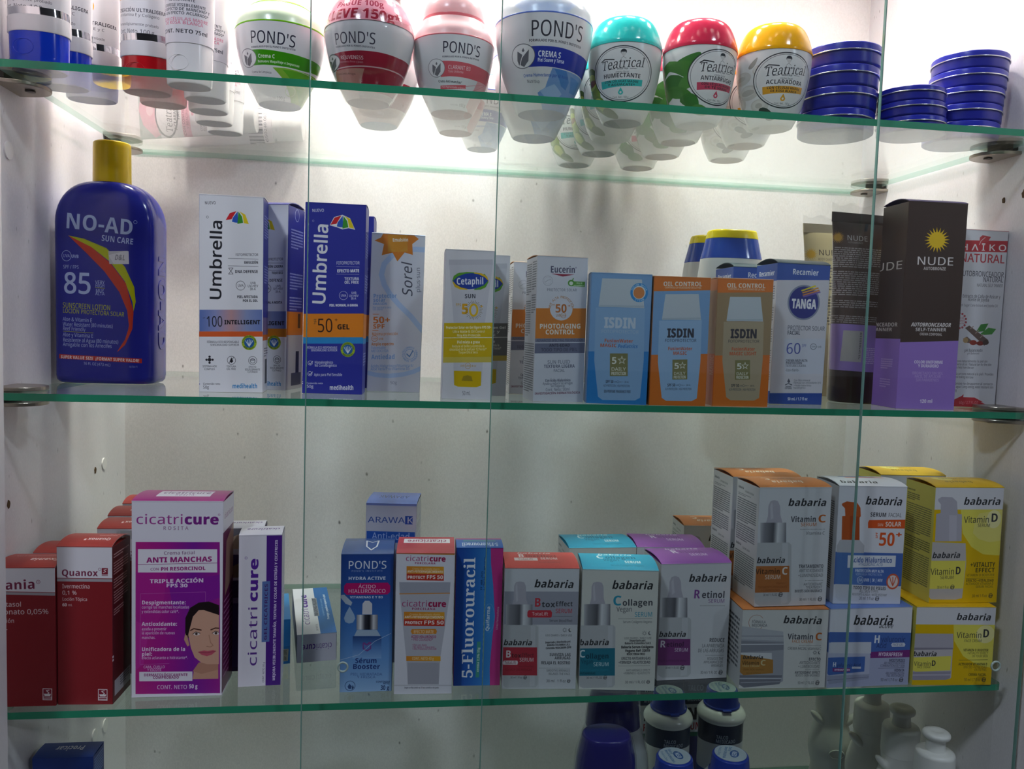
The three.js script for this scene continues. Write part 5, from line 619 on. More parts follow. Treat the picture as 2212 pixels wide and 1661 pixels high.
carton('face_cream_carton', 'low yellow carton in the second row carrying the rear yellow serum carton', 'box', [0.669, Y3, -0.0555], -0.04, 0, [0.0627, 0.06, 0.05], { front: (g) => g.bg(YE).r(0, 0, 100, 24, '#d9d8dc'), side: (g) => g.bg('#d9cf62'), top: (g) => g.bg('#dcae10') }, { bulge: 0.0003 });

// ------------------------------------------------------------------ middle shelf: bottles and tubes
const { FontLoader } = await import('three/addons/loaders/FontLoader.js'), { TextGeometry } = await import('three/addons/geometries/TextGeometry.js');
const boldFont = await new FontLoader().loadAsync('fonts/droid/droid_sans_bold.typeface.json');
const film = phys(0xfafafa, 0.06, { transmission: 1, thickness: 0, ior: 1.35 });
function flatLabel(wpx, hpx, q, base, draw) {
  const cv = document.createElement('canvas'); cv.width = wpx; cv.height = hpx; const ctx = cv.getContext('2d'); ctx.fillStyle = base; ctx.fillRect(0, 0, wpx, hpx);
  draw(new Print(ctx, 0, 0, wpx, hpx, q)); return tex(cv);
}
{
  const o = thing('sunscreen_bottle', 'large dark blue sunscreen bottle with a yellow screw cap at the left wall', 'bottle', [0.0326, Y2 + 0.0002, -0.107]), N = '#262b92';
  const map = flatLabel(768, 1440, [100, 361, 655, 361, 100, 1500, 655, 1500], N, (g) => {
    g.t('NO-AD', 178, 548, 622, 84, '#aebfe6', { b: 1, k: 24 }).e(556, 604, 9, 9, '#aebfe6', 2).t('SUN CARE', 374, 546, 704, 32, '#aebfe6', { b: 1, k: 14 });
    g.p([196, 692, 280, 706, 400, 752, 500, 850, 550, 960, 558, 1040, 546, 1094, 540, 1040, 500, 930, 420, 826, 320, 750], '#b9c000').p([196, 692, 320, 750, 420, 830, 505, 940, 546, 1094, 540, 1180, 505, 1270, 456, 1320, 500, 1250, 522, 1180, 512, 1090, 470, 990, 390, 880, 290, 780], '#c63a22').p([526, 1140, 546, 1100, 540, 1190, 500, 1280, 456, 1322, 510, 1240], '#c63a22');
    g.p([410, 768, 516, 762, 522, 834, 416, 838], '#c2c2c4').p([412, 790, 500, 764, 520, 764, 522, 834, 440, 838], '#d8d8da').t('D&L', 446, 502, 800, 30, '#8a8a8e', { i: 1, b: 1 }).e(185, 802, 26, 28, '#aebfe6', 2.5).t('UVA', 166, 204, 802, 17, '#aebfe6').t('UVB', 212, 252, 804, 18, '#aebfe6', { b: 1 }).t('SPF / FPS', 166, 252, 862, 19, '#aebfe6');
    g.t('85', 166, 320, 948, 112, '#b4c4ea', { w: 3 }).t('VERY', 340, 390, 940, 20, '#aebfe6').t('HIGH', 340, 390, 958, 19, '#aebfe6').l([340, 970, 390, 972], '#b9c000', 2).t('MUY', 342, 386, 986, 20, '#aebfe6').t('ALTA', 340, 390, 1002, 19, '#aebfe6').t('SUNSCREEN LOTION', 162, 422, 1074, 28, '#b8bc1c', { k: 8 }).t('LOCIÓN PROTECTORA SOLAR', 162, 496, 1106, 24, '#b8bc1c', { k: 12 });
    [['Aloe & Vitamin E', 322, 1148], ['Water Resistant (80 minutes)', 434, 1176], ['Reef Friendly', 286, 1199], ['Aloe y Vitamina E', 328, 1233], ['Resistente al Agua (80 minutos)', 464, 1262], ['Amigable con los Arrecifes', 428, 1287]].forEach(([s, x, y]) => g.t(s, 162, x, y, 21, '#aebfe6', { k: 4 })); g.l([164, 1214, 328, 1219], '#b9c000', 2);
    g.p([138, 1340, 590, 1354, 590, 1380, 138, 1364], '#c0342c').t('SUPER VALUE SIZE  ¡FORMAT SUPER VALOR!', 148, 576, 1360, 17, '#f0e6e6', { b: 1, k: 12 }).t('16 FL OZ (473 mL)', 274, 420, 1390, 16, '#aebfe6', { k: 6 }).t('NA704-F1', 522, 568, 1400, 11, '#8a9cd0');
  });
  const secs = [[0, 0.0316, 0.017, 5], [0.0008, 0.0342, 0.0195, 5], [0.0028, 0.0355, 0.0208, 5.4], [0.006, 0.0359, 0.0212, 5.6], [0.06, 0.036, 0.0212, 5.6], [0.119, 0.0361, 0.0212, 5.6]];
  for (let i = 1; i <= 12; i++) { const t = i / 12 * Math.PI / 2; secs.push([0.119 + 0.0312 * Math.sin(t), 0.0126 + 0.0235 * Math.cos(t), 0.0126 + 0.0086 * Math.cos(t), lerp(2.2, 5.6, Math.cos(t))]); }
  secs.push([0.1515, 0.0122, 0.0122, 2]);
  mesh('bottle_body', loft(secs, 96, { v1: 0.153, planar: 0.036 }), phys(0xffffff, 0.16, { map, ior: 1.5 }), o);
  const cap = mesh('screw_cap', loft([[0.1503, 0.0132, 0.0132], [0.1507, 0.01335, 0.01335], [0.1765, 0.0131, 0.0131], [0.1799, 0.0129, 0.0129], [0.1809, 0.0121, 0.0121], [0.1812, 0.010, 0.010], [0.181, 0.0001, 0.0001]], 64), phys(0xe9c400, 0.3), o);
  const tg = new TextGeometry('NO-AD', { font: boldFont, size: 0.0165, depth: 0.0004, bevelEnabled: true, bevelSize: 0.0003, bevelThickness: 0.0003, bevelSegments: 2, curveSegments: 5 });
  tg.rotateZ(-Math.PI / 2).rotateY(Math.PI / 2).translate(0.0357, 0.0985, 0.0085); mesh('raised_lettering', tg, phys(0x2a2f96, 0.2), o);
}
{   // white bottles with a blue and yellow cap
  const o = thing('lotion_bottle', 'white bottle with blue shoulders and yellow top behind the beige carton, front one of two', 'bottle', [0.537, Y2, -0.137]);
  const s = (y, r, n = 2.6) => [y, r, r * 0.7, n];
  mesh('bottle_body', loft([s(0, 0.0255), s(0.002, 0.0275), s(0.06, 0.0285), s(0.1005, 0.028), s(0.117, 0.0263)], 64), phys(0xdedcd8, 0.3), o);
  mesh('blue_shoulder', loft([s(0.117, 0.0262), s(0.1175, 0.0264), s(0.126, 0.0243), s(0.1345, 0.0224)], 64), phys(0x2f4fae, 0.12), o);
  mesh('yellow_top', loft([s(0.1345, 0.0223), s(0.135, 0.0225), s(0.1405, 0.0212), s(0.1418, 0.0204), s(0.1422, 0.018), s(0.1422, 0.0001)], 64), phys(0xf2dc00, 0.25), o);
  copyOf(o, 'white bottle with blue shoulders and yellow top, rear one of two', [0.5378, Y2, -0.181]);
}
function squeezeTube(name, label, pos, lean, map, capCol, extra = {}) {
  const o = thing(name, label, 'tube', pos, extra.yaw ?? 0, lean);
  const body = phys(0xffffff, 0.3, { map });
  const sec = [[0.0255, 0.0192, 0.0165], [0.045, 0.0206, 0.0162], [0.07, 0.0222, 0.0148], [0.1, 0.0245, 0.011], [0.125, 0.0272, 0.006], [0.1425, 0.0296, 0.0015], [0.1432, 0.0297, 0.0013]];
  mesh('tube_body', loft(sec, 64, { v0: 0.0255, v1: 0.151, planar: 0.03 }), body, o);
  mesh('crimp_seal', loft([[0.1432, 0.0299, 0.0009, 8], [0.151, 0.0304, 0.0009, 8]], 40), std(extra.crimp ?? 0x4d3c32, 0.4), o);
  mesh('flip_cap', loft([[0, 0.0168, 0.0142, 2.4], [0.001, 0.018, 0.0154, 2.4], [0.012, 0.0184, 0.0158, 2.3], [0.0125, 0.01815, 0.0156, 2.3], [0.013, 0.01845, 0.0158, 2.3], [0.0255, 0.019, 0.0163, 2]], 64), phys(capCol, 0.28), o);
  // loose clear wrap with folds
  const w = loft([[0.0005, 0.0192, 0.0166], [0.02, 0.0197, 0.0172], [0.05, 0.0216, 0.0172], [0.08, 0.0238, 0.0156], [0.11, 0.0262, 0.0105], [0.135, 0.0292, 0.0055], [0.1515, 0.0312, 0.003], [0.1575, 0.0312, 0.0012]].map(([y, a, b]) => [y, a, b, 2.2]), 72, { capB: false, capT: false }), p = w.attributes.position;
  for (let i = 0; i < p.count; i++) { const x = p.getX(i), y = p.getY(i), z = p.getZ(i), k = 1 + 0.02 * Math.sin(x * 700 + y * 160) * Math.sin(y * 420 + x * 90) + 0.012 * Math.sin(y * 900 - x * 1200); p.setXYZ(i, x * k, y + (y > 0.15 ? 0.0014 * Math.sin(x * 330) : 0), z * k + 0.0003); }
  w.computeVertexNormals(); mesh('clear_wrap', w, film, o); return o;
}
squeezeTube('self_tanner_tube', 'brown and lilac tube in clear wrap standing on its cap before the brown carton', [0.6155, Y2, -0.0655], 0.033, flatLabel(760, 1500, [1130, 160, 2110, 160, 1130, 2210, 2110, 2210], '#5a4436', (g) => {   // ruler: x 1130..2110 over 60 mm, 16.3 units a millimetre
  g.r(1100, 100, 2200, 2300, '#57443a').r(1100, 1608, 2200, 2300, '#9b7fc4').l([1150, 225, 2100, 215], '#b08a5c', 5).p([1590, 275, 1632, 275, 1606, 388, 1566, 388], '#23252e').star(1218, 490, 82, 44, 22, '#b98a3e').e(1218, 490, 44, 44, '#c4963e').t('NUDE', 1325, 1612, 486, 66, '#b9b3b0').t('AUTOBRONZE', 1340, 1545, 546, 22, '#a49c98');
  g.para(1190, 1950, 616, 10, 27, '#a79e9c', 13).para(1200, 1905, 925, 12, 27, '#a79e9c', 13).para(1220, 1860, 1300, 4, 27, '#a79e9c', 13).para(1230, 1830, 1500, 4, 26, '#a79e9c', 12).r(1340, 1690, 1560, 2090, '#b7b2ac').para(1520, 1545, 1710, 16, 22, '#6a6660', 12).para(1590, 1850, 1900, 9, 24, '#d4c6e4', 10);
}), 0x3a2a22);
squeezeTube('body_cream_tube', 'cream coloured tube in clear wrap, half hidden behind the brown tube', [0.628, Y2, -0.1315], 0.012, flatLabel(512, 1000, [0, 0, 100, 0, 0, 210, 100, 210], '#cdbf98', (g) => g.star(12, 45, 9, 5, 18, '#d2a83a').t('NUDE', 22, 56, 42, 8, '#4c4640').t('BODY CANDY', 22, 44, 52, 3.5, '#6a6258').para(8, 92, 64, 8, 4.4, '#6f6656', 2.2).para(8, 92, 106, 10, 4.4, '#6f6656', 2.2).p([58, 14, 66, 18, 56, 32, 50, 34], '#2a3038')), 0xcdbf98, { crimp: 0xd8cdb0, yaw: 0 });

// ------------------------------------------------------------------ upper shelf: cream jars
const white = phys(0xe4e2e2, 0.22), pondProfile = (H, R, b) => smooth([[0.0012, b], [H * 0.43, lerp(b, R, 0.63)], [H * 0.8, R * 0.965], [H, R]], 22);
function tulip(g, x, y, s, c = '#77777d') { g.e(x, y, 80 * s, 92 * s, '#e6e6e8').e(x, y, 80 * s, 92 * s, c, 4 * s).p([x - 38 * s, y - 40 * s, x - 2 * s, y - 10 * s, x - 22 * s, y + 70 * s, x - 36 * s, y + 30 * s], c).p([x + 44 * s, y - 46 * s, x + 44 * s, y + 40 * s, x + 14 * s, y + 82 * s, x - 14 * s, y + 66 * s, x - 4 * s, y + 14 * s], c).p([x + 2 * s, y - 62 * s, x + 12 * s, y - 40 * s, x + 2 * s, y - 28 * s, x - 8 * s, y - 42 * s], c); }
function pondJar(label, pos, { H, R, b, map, lid, capParts, yaw = 0 }) {
  const o = thing('cream_jar', label, 'jar', pos, yaw);
  const prof = [[0, b * 0.93, b * 0.93], ...pondProfile(H, R, b)];
  mesh('jar_body', loft(prof, 72, { v0: 0, v1: H, capT: false }), phys(0xffffff, 0.2, { map }), o);
  capParts(o); return o;
}
const pale = (c) => phys(c, 0.24, { transmission: 0.25, thickness: 0 });
const greenMap = roundLabel(1200, 620, { cx: 623, hw: [[402, 475], [830, 387], [1156, 236]], y0: 402, y1: 1156, dip: 0.15, slope: 0.08 }, '#e4e4e6', (g) => {
  g.t("POND'S", 368, 836, 495, 124, '#2a2a3c', { k: 62 }).t("FORMULADO POR EL POND'S INSTITUTE®", 378, 830, 588, 19, '#3a3a48', { b: 1 });
  g.p([330, 604, 500, 610, 700, 640, 900, 680, 1100, 744, 1090, 840, 900, 818, 700, 782, 500, 760, 330, 764], '#3f9a16').p([600, 790, 760, 800, 900, 830, 1090, 880, 1080, 1300, 820, 1300, 700, 900], '#8ac03c').p([700, 810, 840, 830, 1090, 890, 1070, 1300, 880, 1300], '#62b426').l([540, 772, 760, 800, 940, 850, 1090, 900], '#dfe8d8', 3);
  tulip(g, 335, 680, 1); g.t('Crema C', 450, 626, 676, 38, '#eef4ea', { b: 1 }).t('Remueve Maquillaje e Impurezas', 452, 876, 740, 24, '#e4f0dc', { b: 1, k: 52 }).t('Crema de Limpieza', 356, 574, 826, 22, '#3a3a48').t('con extractos de Pepino', 390, 664, 932, 18, '#9a9aa0').t('Cont. Neto', 524, 616, 1086, 14, '#7a7a84').t('100 g', 626, 718, 1092, 34, '#6a6a76').e(776, 1030, 50, 50, '#b8d490', 4);
});
const lime = phys(0x8fe01a, 0.25, { transmission: 0.35, thickness: 0 });
pondJar('white cream jar with a green band, pale green lid with lime top', [0.1609, Y1, -0.0716], { H: 0.0493, R: 0.0318, b: 0.0159, map: greenMap, capParts: (o) => {
  mesh('seam_ring', loft([[0.0493, 0.0316, 0.0316], [0.0499, 0.032, 0.032], [0.0505, 0.0317, 0.0317]], 72, { capB: false, capT: false }), lime, o);
  mesh('lid', loft(smooth([[0.0505, 0.0317], [0.056, 0.0304], [0.0615, 0.0268], [0.0665, 0.0218]], 14), 72), pale(0xd6e6cf), o);
  mesh('lid_inlay', loft(smooth([[0.0664, 0.0222], [0.0678, 0.0206], [0.0692, 0.014], [0.0697, 0.0001]], 12), 72), lime, o);
} });
const redMap = roundLabel(1200, 700, { cx: [[50, 1568], [402, 1568], [1136, 1608]], hw: [[50, 330], [126, 375], [402, 478], [830, 387], [1136, 236]], y0: 50, y1: 1136, dip: 0.15, slope: 0.08 }, '#dcdce0', (g) => {
  g.t("POND'S", 1212, 1636, 485, 118, '#3c3c4c', { k: 20 }).t("FORMULADO POR EL POND'S INSTITUTE®", 1232, 1636, 572, 18, '#4a4a58', { b: 1 });
  g.p([1180, 640, 1300, 622, 1500, 622, 1720, 644, 1900, 684, 2050, 730, 2040, 1300, 1820, 1300, 1600, 1300, 1500, 1000, 1300, 900, 1250, 792, 1200, 792], '#a3243c').p([1240, 800, 1420, 790, 1560, 800, 1500, 1200, 1240, 1000], '#c48a80').p([1280, 960, 1500, 1000, 1600, 1300, 1250, 1300], '#d8b4ae').l([1240, 786, 1500, 776, 1760, 800, 2020, 880], '#d8b4b8', 3).p([1500, 1010, 1700, 1040, 1900, 1100, 1880, 1300, 1500, 1300], '#c09a98'); tulip(g, 1212, 712, 0.95, '#6a6a72');
  g.t('REJUVENESS', 1296, 1534, 682, 36, '#ecdde0').t('Tratamiento Firme y Joven', 1280, 1530, 724, 20, '#d4a0aa').t('Crema Contra Arrugas', 1250, 1440, 836, 22, '#5a3a40').t('100 g', 1500, 1560, 1052, 24, '#d8c4c4');
});
const roseCap = phys(0xa05a62, 0.22), pinkSleeve = (() => { const m = phys(0xffffff, 0.14, { map: roundLabel(1000, 260, { cx: 1568, hw: [[126, 375], [402, 478]], y0: 126, y1: 402, dip: 0.15, slope: 0.08 }, '#eda4b4', (g) => {
  g.r(1000, 330, 2200, 420, '#d8929e').t('PAGUE 100g', 1266, 1692, 138, 66, '#a8324c', { b: 1, k: 20 }).t('LLEVE 150g*', 1158, 1830, 258, 104, '#a8203c', { b: 1, w: 3, k: 40 }); for (let y = 180; y < 480; y += 22) g.e(2012 + (y - 180) * 0.1, y, 8, 8, '#b83450');
}) }); return m; })();
const rejuv = pondJar('shrink wrapped red and white cream jar with a pink promotional collar', [0.2255, Y1, -0.0495], { H: 0.0468, R: 0.0312, b: 0.0156, map: redMap, capParts: () => {} });
rejuv.remove(rejuv.children[0]);
mesh('jar_body', loft([[0, 0.0146, 0.0146], ...smooth([[0.001, 0.0156], [0.0196, 0.0254], [0.038, 0.0303], [0.0468, 0.0312], [0.056, 0.0292], [0.0644, 0.0246], [0.0685, 0.0219]], 30)], 72, { v0: 0, v1: 0.0685 }), phys(0xffffff, 0.14, { map: redMap }), rejuv);
mesh('promotional_collar', loft(smooth([[0.0474, 0.0316], [0.054, 0.0302], [0.06, 0.0277], [0.0644, 0.0251]], 12), 72, { capB: false, capT: false }), pinkSleeve, rejuv);
mesh('screw_cap', loft([[0.0685, 0.0205, 0.0205], [0.069, 0.0212, 0.0212], [0.088, 0.0208, 0.0208], [0.0895, 0.0196, 0.0196], [0.09, 0.0001, 0.0001]], 64), roseCap, rejuv);
{ const w = loft(smooth([[0.0005, 0.0163], [0.0196, 0.0259], [0.0468, 0.0319], [0.0644, 0.0255], [0.071, 0.0222], [0.088, 0.0217]], 40), 72, { capB: false, capT: false }); mesh('shrink_wrap', w, film, rejuv); }
const rejuv2 = pondJar('red and white cream jar behind the pink collared jar', [0.2307, Y1, -0.1135], { H: 0.0468, R: 0.0312, b: 0.0156, map: roundLabel(900, 420, { cx: 1568, hw: [[402, 478], [830, 387], [1136, 236]], y0: 402, y1: 1136, dip: 0.15, slope: 0.08 }, '#dcdce0', (g) => g.p([1180, 640, 1500, 622, 1720, 644, 2050, 730, 2040, 1300, 1600, 1300, 1300, 900, 1200, 792], '#a3243c').p([1240, 900, 1620, 930, 1900, 1000, 1800, 1300, 1240, 1200], '#caa09a').t("POND'S", 1212, 1636, 485, 118, '#3c3c4c').t('100 g', 1560, 1640, 1000, 30, '#e0c8c8')), capParts: (o) => { mesh('lid', loft(smooth([[0.0468, 0.0312], [0.054, 0.0298], [0.064, 0.0235], [0.069, 0.012], [0.0695, 0.0001]], 16), 72), pale(0xe8c8cc), o); } });
const pinkMap = roundLabel(1200, 620, { cx: 608, hw: [[518, 447], [880, 372], [1242, 241]], y0: 518, y1: 1242, dip: 0.15, slope: 0.08 }, '#e2e2e5', (g) => {
  g.t("POND'S", 484, 886, 590, 114, '#2f2f40', { k: 52 }).t("FORMULADO POR EL POND'S INSTITUTE®", 488, 872, 682, 17, '#3a3a48', { b: 1 });
  g.p([470, 716, 600, 722, 760, 746, 900, 784, 1040, 834, 1030, 962, 860, 918, 700, 886, 560, 874, 470, 878], '#d9646e').p([860, 920, 1020, 962, 980, 1400, 860, 1400, 760, 1180], '#e3a6aa').l([700, 980, 860, 960, 960, 930], '#d98a92', 4).l([760, 1040, 860, 1000, 950, 940], '#d98a92', 4); tulip(g, 422, 784, 1); g.t('CLARANT B3', 544, 780, 788, 40, '#f4e2e4', { k: 20 }).t('Tono Uniforme', 544, 704, 828, 24, '#f0c8cc').t('Crema Anti-manchas¹', 444, 690, 925, 25, '#2a2a34', { b: 1 }).r(470, 962, 736, 1000, '#d9646e').t('Piel Pigmentada y Grasa', 480, 728, 982, 18, '#f4dcde').t('Cont. Neto', 580, 668, 1157, 14, '#7a7a84').t('100 g', 678, 752, 1164, 32, '#5a5a66');
});
const blush = pale(0xf2d2d4), blushRing = phys(0xf08a94, 0.25, { transmission: 0.3, thickness: 0 });
const pinkParts = (o) => {
  mesh('seam_ring', loft([[0.0478, 0.0302, 0.0302], [0.0483, 0.0305, 0.0305], [0.0488, 0.0302, 0.0302]], 72, { capB: false, capT: false }), blushRing, o);
  mesh('lid', loft(smooth([[0.0488, 0.0302], [0.054, 0.0288], [0.0595, 0.0257], [0.0635, 0.0236]], 14), 72), blush, o);
  mesh('lid_ridge', loft([[0.0635, 0.0222, 0.0222], [0.0655, 0.0228, 0.0228], [0.0662, 0.0224, 0.0224]], 72, { capB: false, capT: false }), blushRing, o);
  mesh('lid_dome', loft(smooth([[0.066, 0.0226], [0.0685, 0.0229], [0.075, 0.0216], [0.082, 0.0174], [0.0865, 0.010], [0.0878, 0.0001]], 18), 72), blush, o);
};
const pinkJar = pondJar('white cream jar with a coral pink band and stepped pale pink lid', [0.2855, Y1, -0.064], { H: 0.0478, R: 0.0303, b: 0.0163, map: pinkMap, capParts: pinkParts });
const pink2 = copyOf(pinkJar, 'smaller coral pink banded jar behind the stepped pink lidded one', [0.2918, Y1, -0.1215]); pink2.scale.setScalar(0.85);
const blueMap = roundLabel(1400, 760, { cx: 1583, hw: [[352, 528], [900, 430], [1270, 271]], y0: 352, y1: 1270, dip: 0.14, slope: 0.08 }, '#dedee2', (g) => {
  g.t("POND'S", 1382, 1948, 440, 160, '#33333f', { k: 56 }).t("FORMULADO POR EL POND'S INSTITUTE®", 1378, 1934, 565, 25, '#44444e', { b: 1, k: 66 });
  g.p([1360, 604, 1500, 606, 1700, 626, 1900, 676, 2080, 752, 2060, 930, 1960, 890, 1760, 836, 1560, 808, 1370, 804], '#2a3aa8').p([1620, 820, 1760, 846, 1960, 900, 2060, 940, 2000, 1500, 1640, 1500, 1480, 1060, 1560, 1010], '#7ba0d6').p([1640, 830, 1780, 850, 1830, 960, 1800, 1040, 1740, 1000], '#4f86cc').p([1840, 900, 1960, 950, 1920, 1080, 1850, 1060], '#5b90d2').p([1500, 1040, 1660, 980, 1760, 1080, 1640, 1200], '#a0bce2'); tulip(g, 1310, 692, 1.3, '#6c6c74');
  g.t('CREMA S', 1458, 1700, 688, 58, '#eef0f8', { b: 1, k: 24 }).t('Piel Suave y Tersa', 1458, 1742, 748, 38, '#e4e8f6', { b: 1, k: 22 }).t('Crema Humectante por 48 horas', 1314, 1812, 888, 32, '#3b62b8', { b: 1, k: 34 }).t('Nutritiva', 1358, 1488, 944, 32, '#4c4c58').t('Cont. Neto', 1520, 1630, 1165, 18, '#8a8c98').t('200g', 1640, 1750, 1178, 42, '#7c86a0');
});
const blueRing = phys(0x6a88e0, 0.25, { transmission: 0.3, thickness: 0 });
const blueJar = pondJar('large white cream jar with a royal blue band', [0.3505, Y1, -0.05], { H: 0.0607, R: 0.0356, b: 0.0183, map: blueMap, capParts: (o) => {
  mesh('seam_ring', loft([[0.0607, 0.0355, 0.0355], [0.0612, 0.0358, 0.0358], [0.0618, 0.0355, 0.0355]], 72, { capB: false, capT: false }), blueRing, o);
  mesh('lid', loft(smooth([[0.0618, 0.0355], [0.069, 0.0342], [0.0765, 0.0293], [0.0812, 0.0232]], 16), 72), pale(0xdfe4e8), o);
  mesh('lid_inlay', loft(smooth([[0.0812, 0.0236], [0.0826, 0.0218], [0.0838, 0.014], [0.0842, 0.0001]], 12), 72), phys(0x5ab8f2, 0.25, { transmission: 0.3, thickness: 0 }), o);
} });
copyOf(blueJar, 'large royal blue banded jar directly behind the front large one', [0.3563, Y1, -0.1235]);
const blue3 = copyOf(blueJar, 'small royal blue banded jar behind the coral pink jars', [0.318, Y1, -0.1755]); blue3.scale.setScalar(0.74);

// round jars with a bright screw lid and a circular emblem
function roundJarMap(c, title, two, motif) {
  return roundLabel(1100, 640, { cx: 1795, hw: [[430, 324], [830, 276], [1031, 205]], y0: 425, y1: 1031, dip: 0.14 }, '#e2e1e2', (g) => {
    motif(g); const I = '#34353c'; g.e(1790, 640, 242, 226, '#e2e1e2').e(1790, 640, 240, 224, I, 7).e(1790, 640, 226, 210, I, 2.5);
    g.e(1800, 464, 26, 22, I).p([1778, 466, 1820, 466, 1816, 492, 1800, 506, 1784, 490], '#cfcccc').l([1780, 520, 1798, 504, 1822, 520], I, 2);
    g.t('Teatrical', 1618, 1976, 556, 74, I, { i: 1, k: -26, f: 'serif' }).l([1615, 540, 1640, 520, 1720, 526], I, 7).l([1676, 608, 1730, 602], I, 2.5).l([1856, 600, 1912, 600], I, 2.5).t('DESDE 1920', 1748, 1842, 602, 12, I, { b: 1 }).t('crema facial', 1736, 1850, 626, 16, '#55565c', { i: 1 }).t(title, 1630, 1948, 654, 34, '#44454c', { b: 1 });
    g.p([1610, 700, 1700, 692, 1880, 688, 1966, 690, 1964, 742, 1880, 742, 1700, 750, 1616, 762], c).t('CON CÉLULAS MADRE', 1640, 1934, 702, 19, '#33343a', { b: 1 }).t(two, 1668, 1906, 728, 19, '#33343a', { b: 1 }).p([1782, 750, 1806, 790, 1798, 806, 1782, 810, 1766, 806, 1758, 790], c).e(1782, 790, 9, 9, '#e2e1e2').t('Cont. Net.: 100 g', 1708, 1856, 828, 17, '#55565c');
  });
}
const leaf = (g, x, y, rx, ry, a, c) => { const p = []; for (let i = 0; i < 18; i++) { const t = i / 18 * 6.283, X = rx * Math.cos(t), Y = ry * Math.sin(t) * (1 - 0.35 * Math.cos(t)); p.push(x + X * Math.cos(a) - Y * Math.sin(a), y + X * Math.sin(a) + Y * Math.cos(a)); } g.p(p, c); };
function roundJar(label, pos, map, col, yaw) {
  const o = thing('cream_jar', label, 'jar', pos, yaw);
  mesh('jar_body', loft([[0, 0.0140, 0.0140], ...smooth([[0.0008, 0.0158], [0.012, 0.0209], [0.03, 0.0253], [0.045, 0.0272], [0.0515, 0.0273]], 22)], 72, { v0: 0, v1: 0.0515, capT: false }), phys(0xffffff, 0.2, { map }), o);
  mesh('screw_lid', loft(smooth([[0.0514, 0.0277], [0.0522, 0.0279], [0.058, 0.0266], [0.065, 0.0242], [0.0702, 0.0213], [0.0731, 0.0178], [0.0736, 0.015], [0.0726, 0.010], [0.0716, 0.0001]], 30), 72), phys(col, 0.14, { transmission: 0.12, thickness: 0 }), o); return o;
}
const tealMap = roundJarMap('#3dbdb8', 'HUMECTANTE', 'Y AGUACATE*', (g) => { leaf(g, 1520, 640, 70, 40, 1.3, '#5d7a3a'); leaf(g, 1545, 780, 110, 48, 1.2, '#7f9a3a'); g.e(1520, 690, 46, 70, '#b4c24a').e(1524, 700, 24, 28, '#8a5a2a'); leaf(g, 1610, 900, 110, 44, 0.9, '#6d8a3a'); leaf(g, 1600, 890, 80, 28, 0.9, '#b8c45a'); leaf(g, 1690, 960, 80, 34, 0.4, '#55723a'); });
const roseMap = roundJarMap('#d04a66', 'ANTIARRUGAS', 'DE TÉ VERDE', (g) => { [[1560, 520, 80, 44, -0.9], [1490, 570, 70, 40, 0.3], [1540, 600, 80, 46, 1.2], [1500, 700, 70, 46, 0.9], [1560, 700, 70, 40, 2], [1530, 790, 76, 44, 0.5], [1600, 860, 80, 44, 0.9], [1680, 920, 80, 40, 0.2]].forEach(([x, y, a, b, t], i) => leaf(g, x, y, a, b, t, ['#3f7a34', '#568f42', '#4a8438'][i % 3])); });
const sunMap = roundJarMap('#e0a22c', 'ACLARADORA', 'DE ROSA BLANCA', (g) => { [[1500, 620, 60], [1530, 740, 64], [1580, 560, 44], [1600, 850, 56], [1500, 830, 46]].forEach(([x, y, r]) => { g.e(x, y, r, r, '#cfcbc6').e(x - 8, y - 6, r * 0.7, r * 0.7, '#dad7d2').e(x - 4, y, r * 0.4, r * 0.4, '#c2bdb6'); }); leaf(g, 1660, 900, 60, 24, 0.4, '#3c4a40'); leaf(g, 1720, 940, 60, 24, -0.2, '#44544a'); leaf(g, 1540, 500, 50, 14, -1.2, '#a8a49e'); });
const tj = roundJar('white cream jar with a turquoise lid, front one of its row', [0.4138, Y1, -0.058], tealMap, 0x2fd6d2, -0.3);
copyOf(tj, 'turquoise lidded cream jar, second of its row', [0.418, Y1, -0.1115], -0.35); copyOf(tj, 'turquoise lidded cream jar, third of its row', [0.421, Y1, -0.1655], -0.3); copyOf(tj, 'turquoise lidded cream jar, rearmost of its row', [0.4106, Y1, -0.2195], -0.1);
const pj = roundJar('white cream jar with a crimson lid and green leaves, front one of its row', [0.4695, Y1, -0.051], roseMap, 0xdc2a52, 0.3);
copyOf(pj, 'crimson lidded cream jar, second of its row', [0.474, Y1, -0.106], 0.2); copyOf(pj, 'crimson lidded cream jar, third of its row', [0.4775, Y1, -0.1615], 0.2); copyOf(pj, 'crimson lidded cream jar, rearmost of its row', [0.4715, Y1, -0.217], 0.15);
const yj = roundJar('white cream jar with an amber yellow lid, front one of its row', [0.5262, Y1, -0.047], sunMap, 0xf5b800, -0.03);
copyOf(yj, 'amber lidded cream jar, second of its row', [0.5305, Y1, -0.1035], 0); copyOf(yj, 'amber lidded cream jar, rearmost of its row', [0.5375, Y1, -0.16], 0);

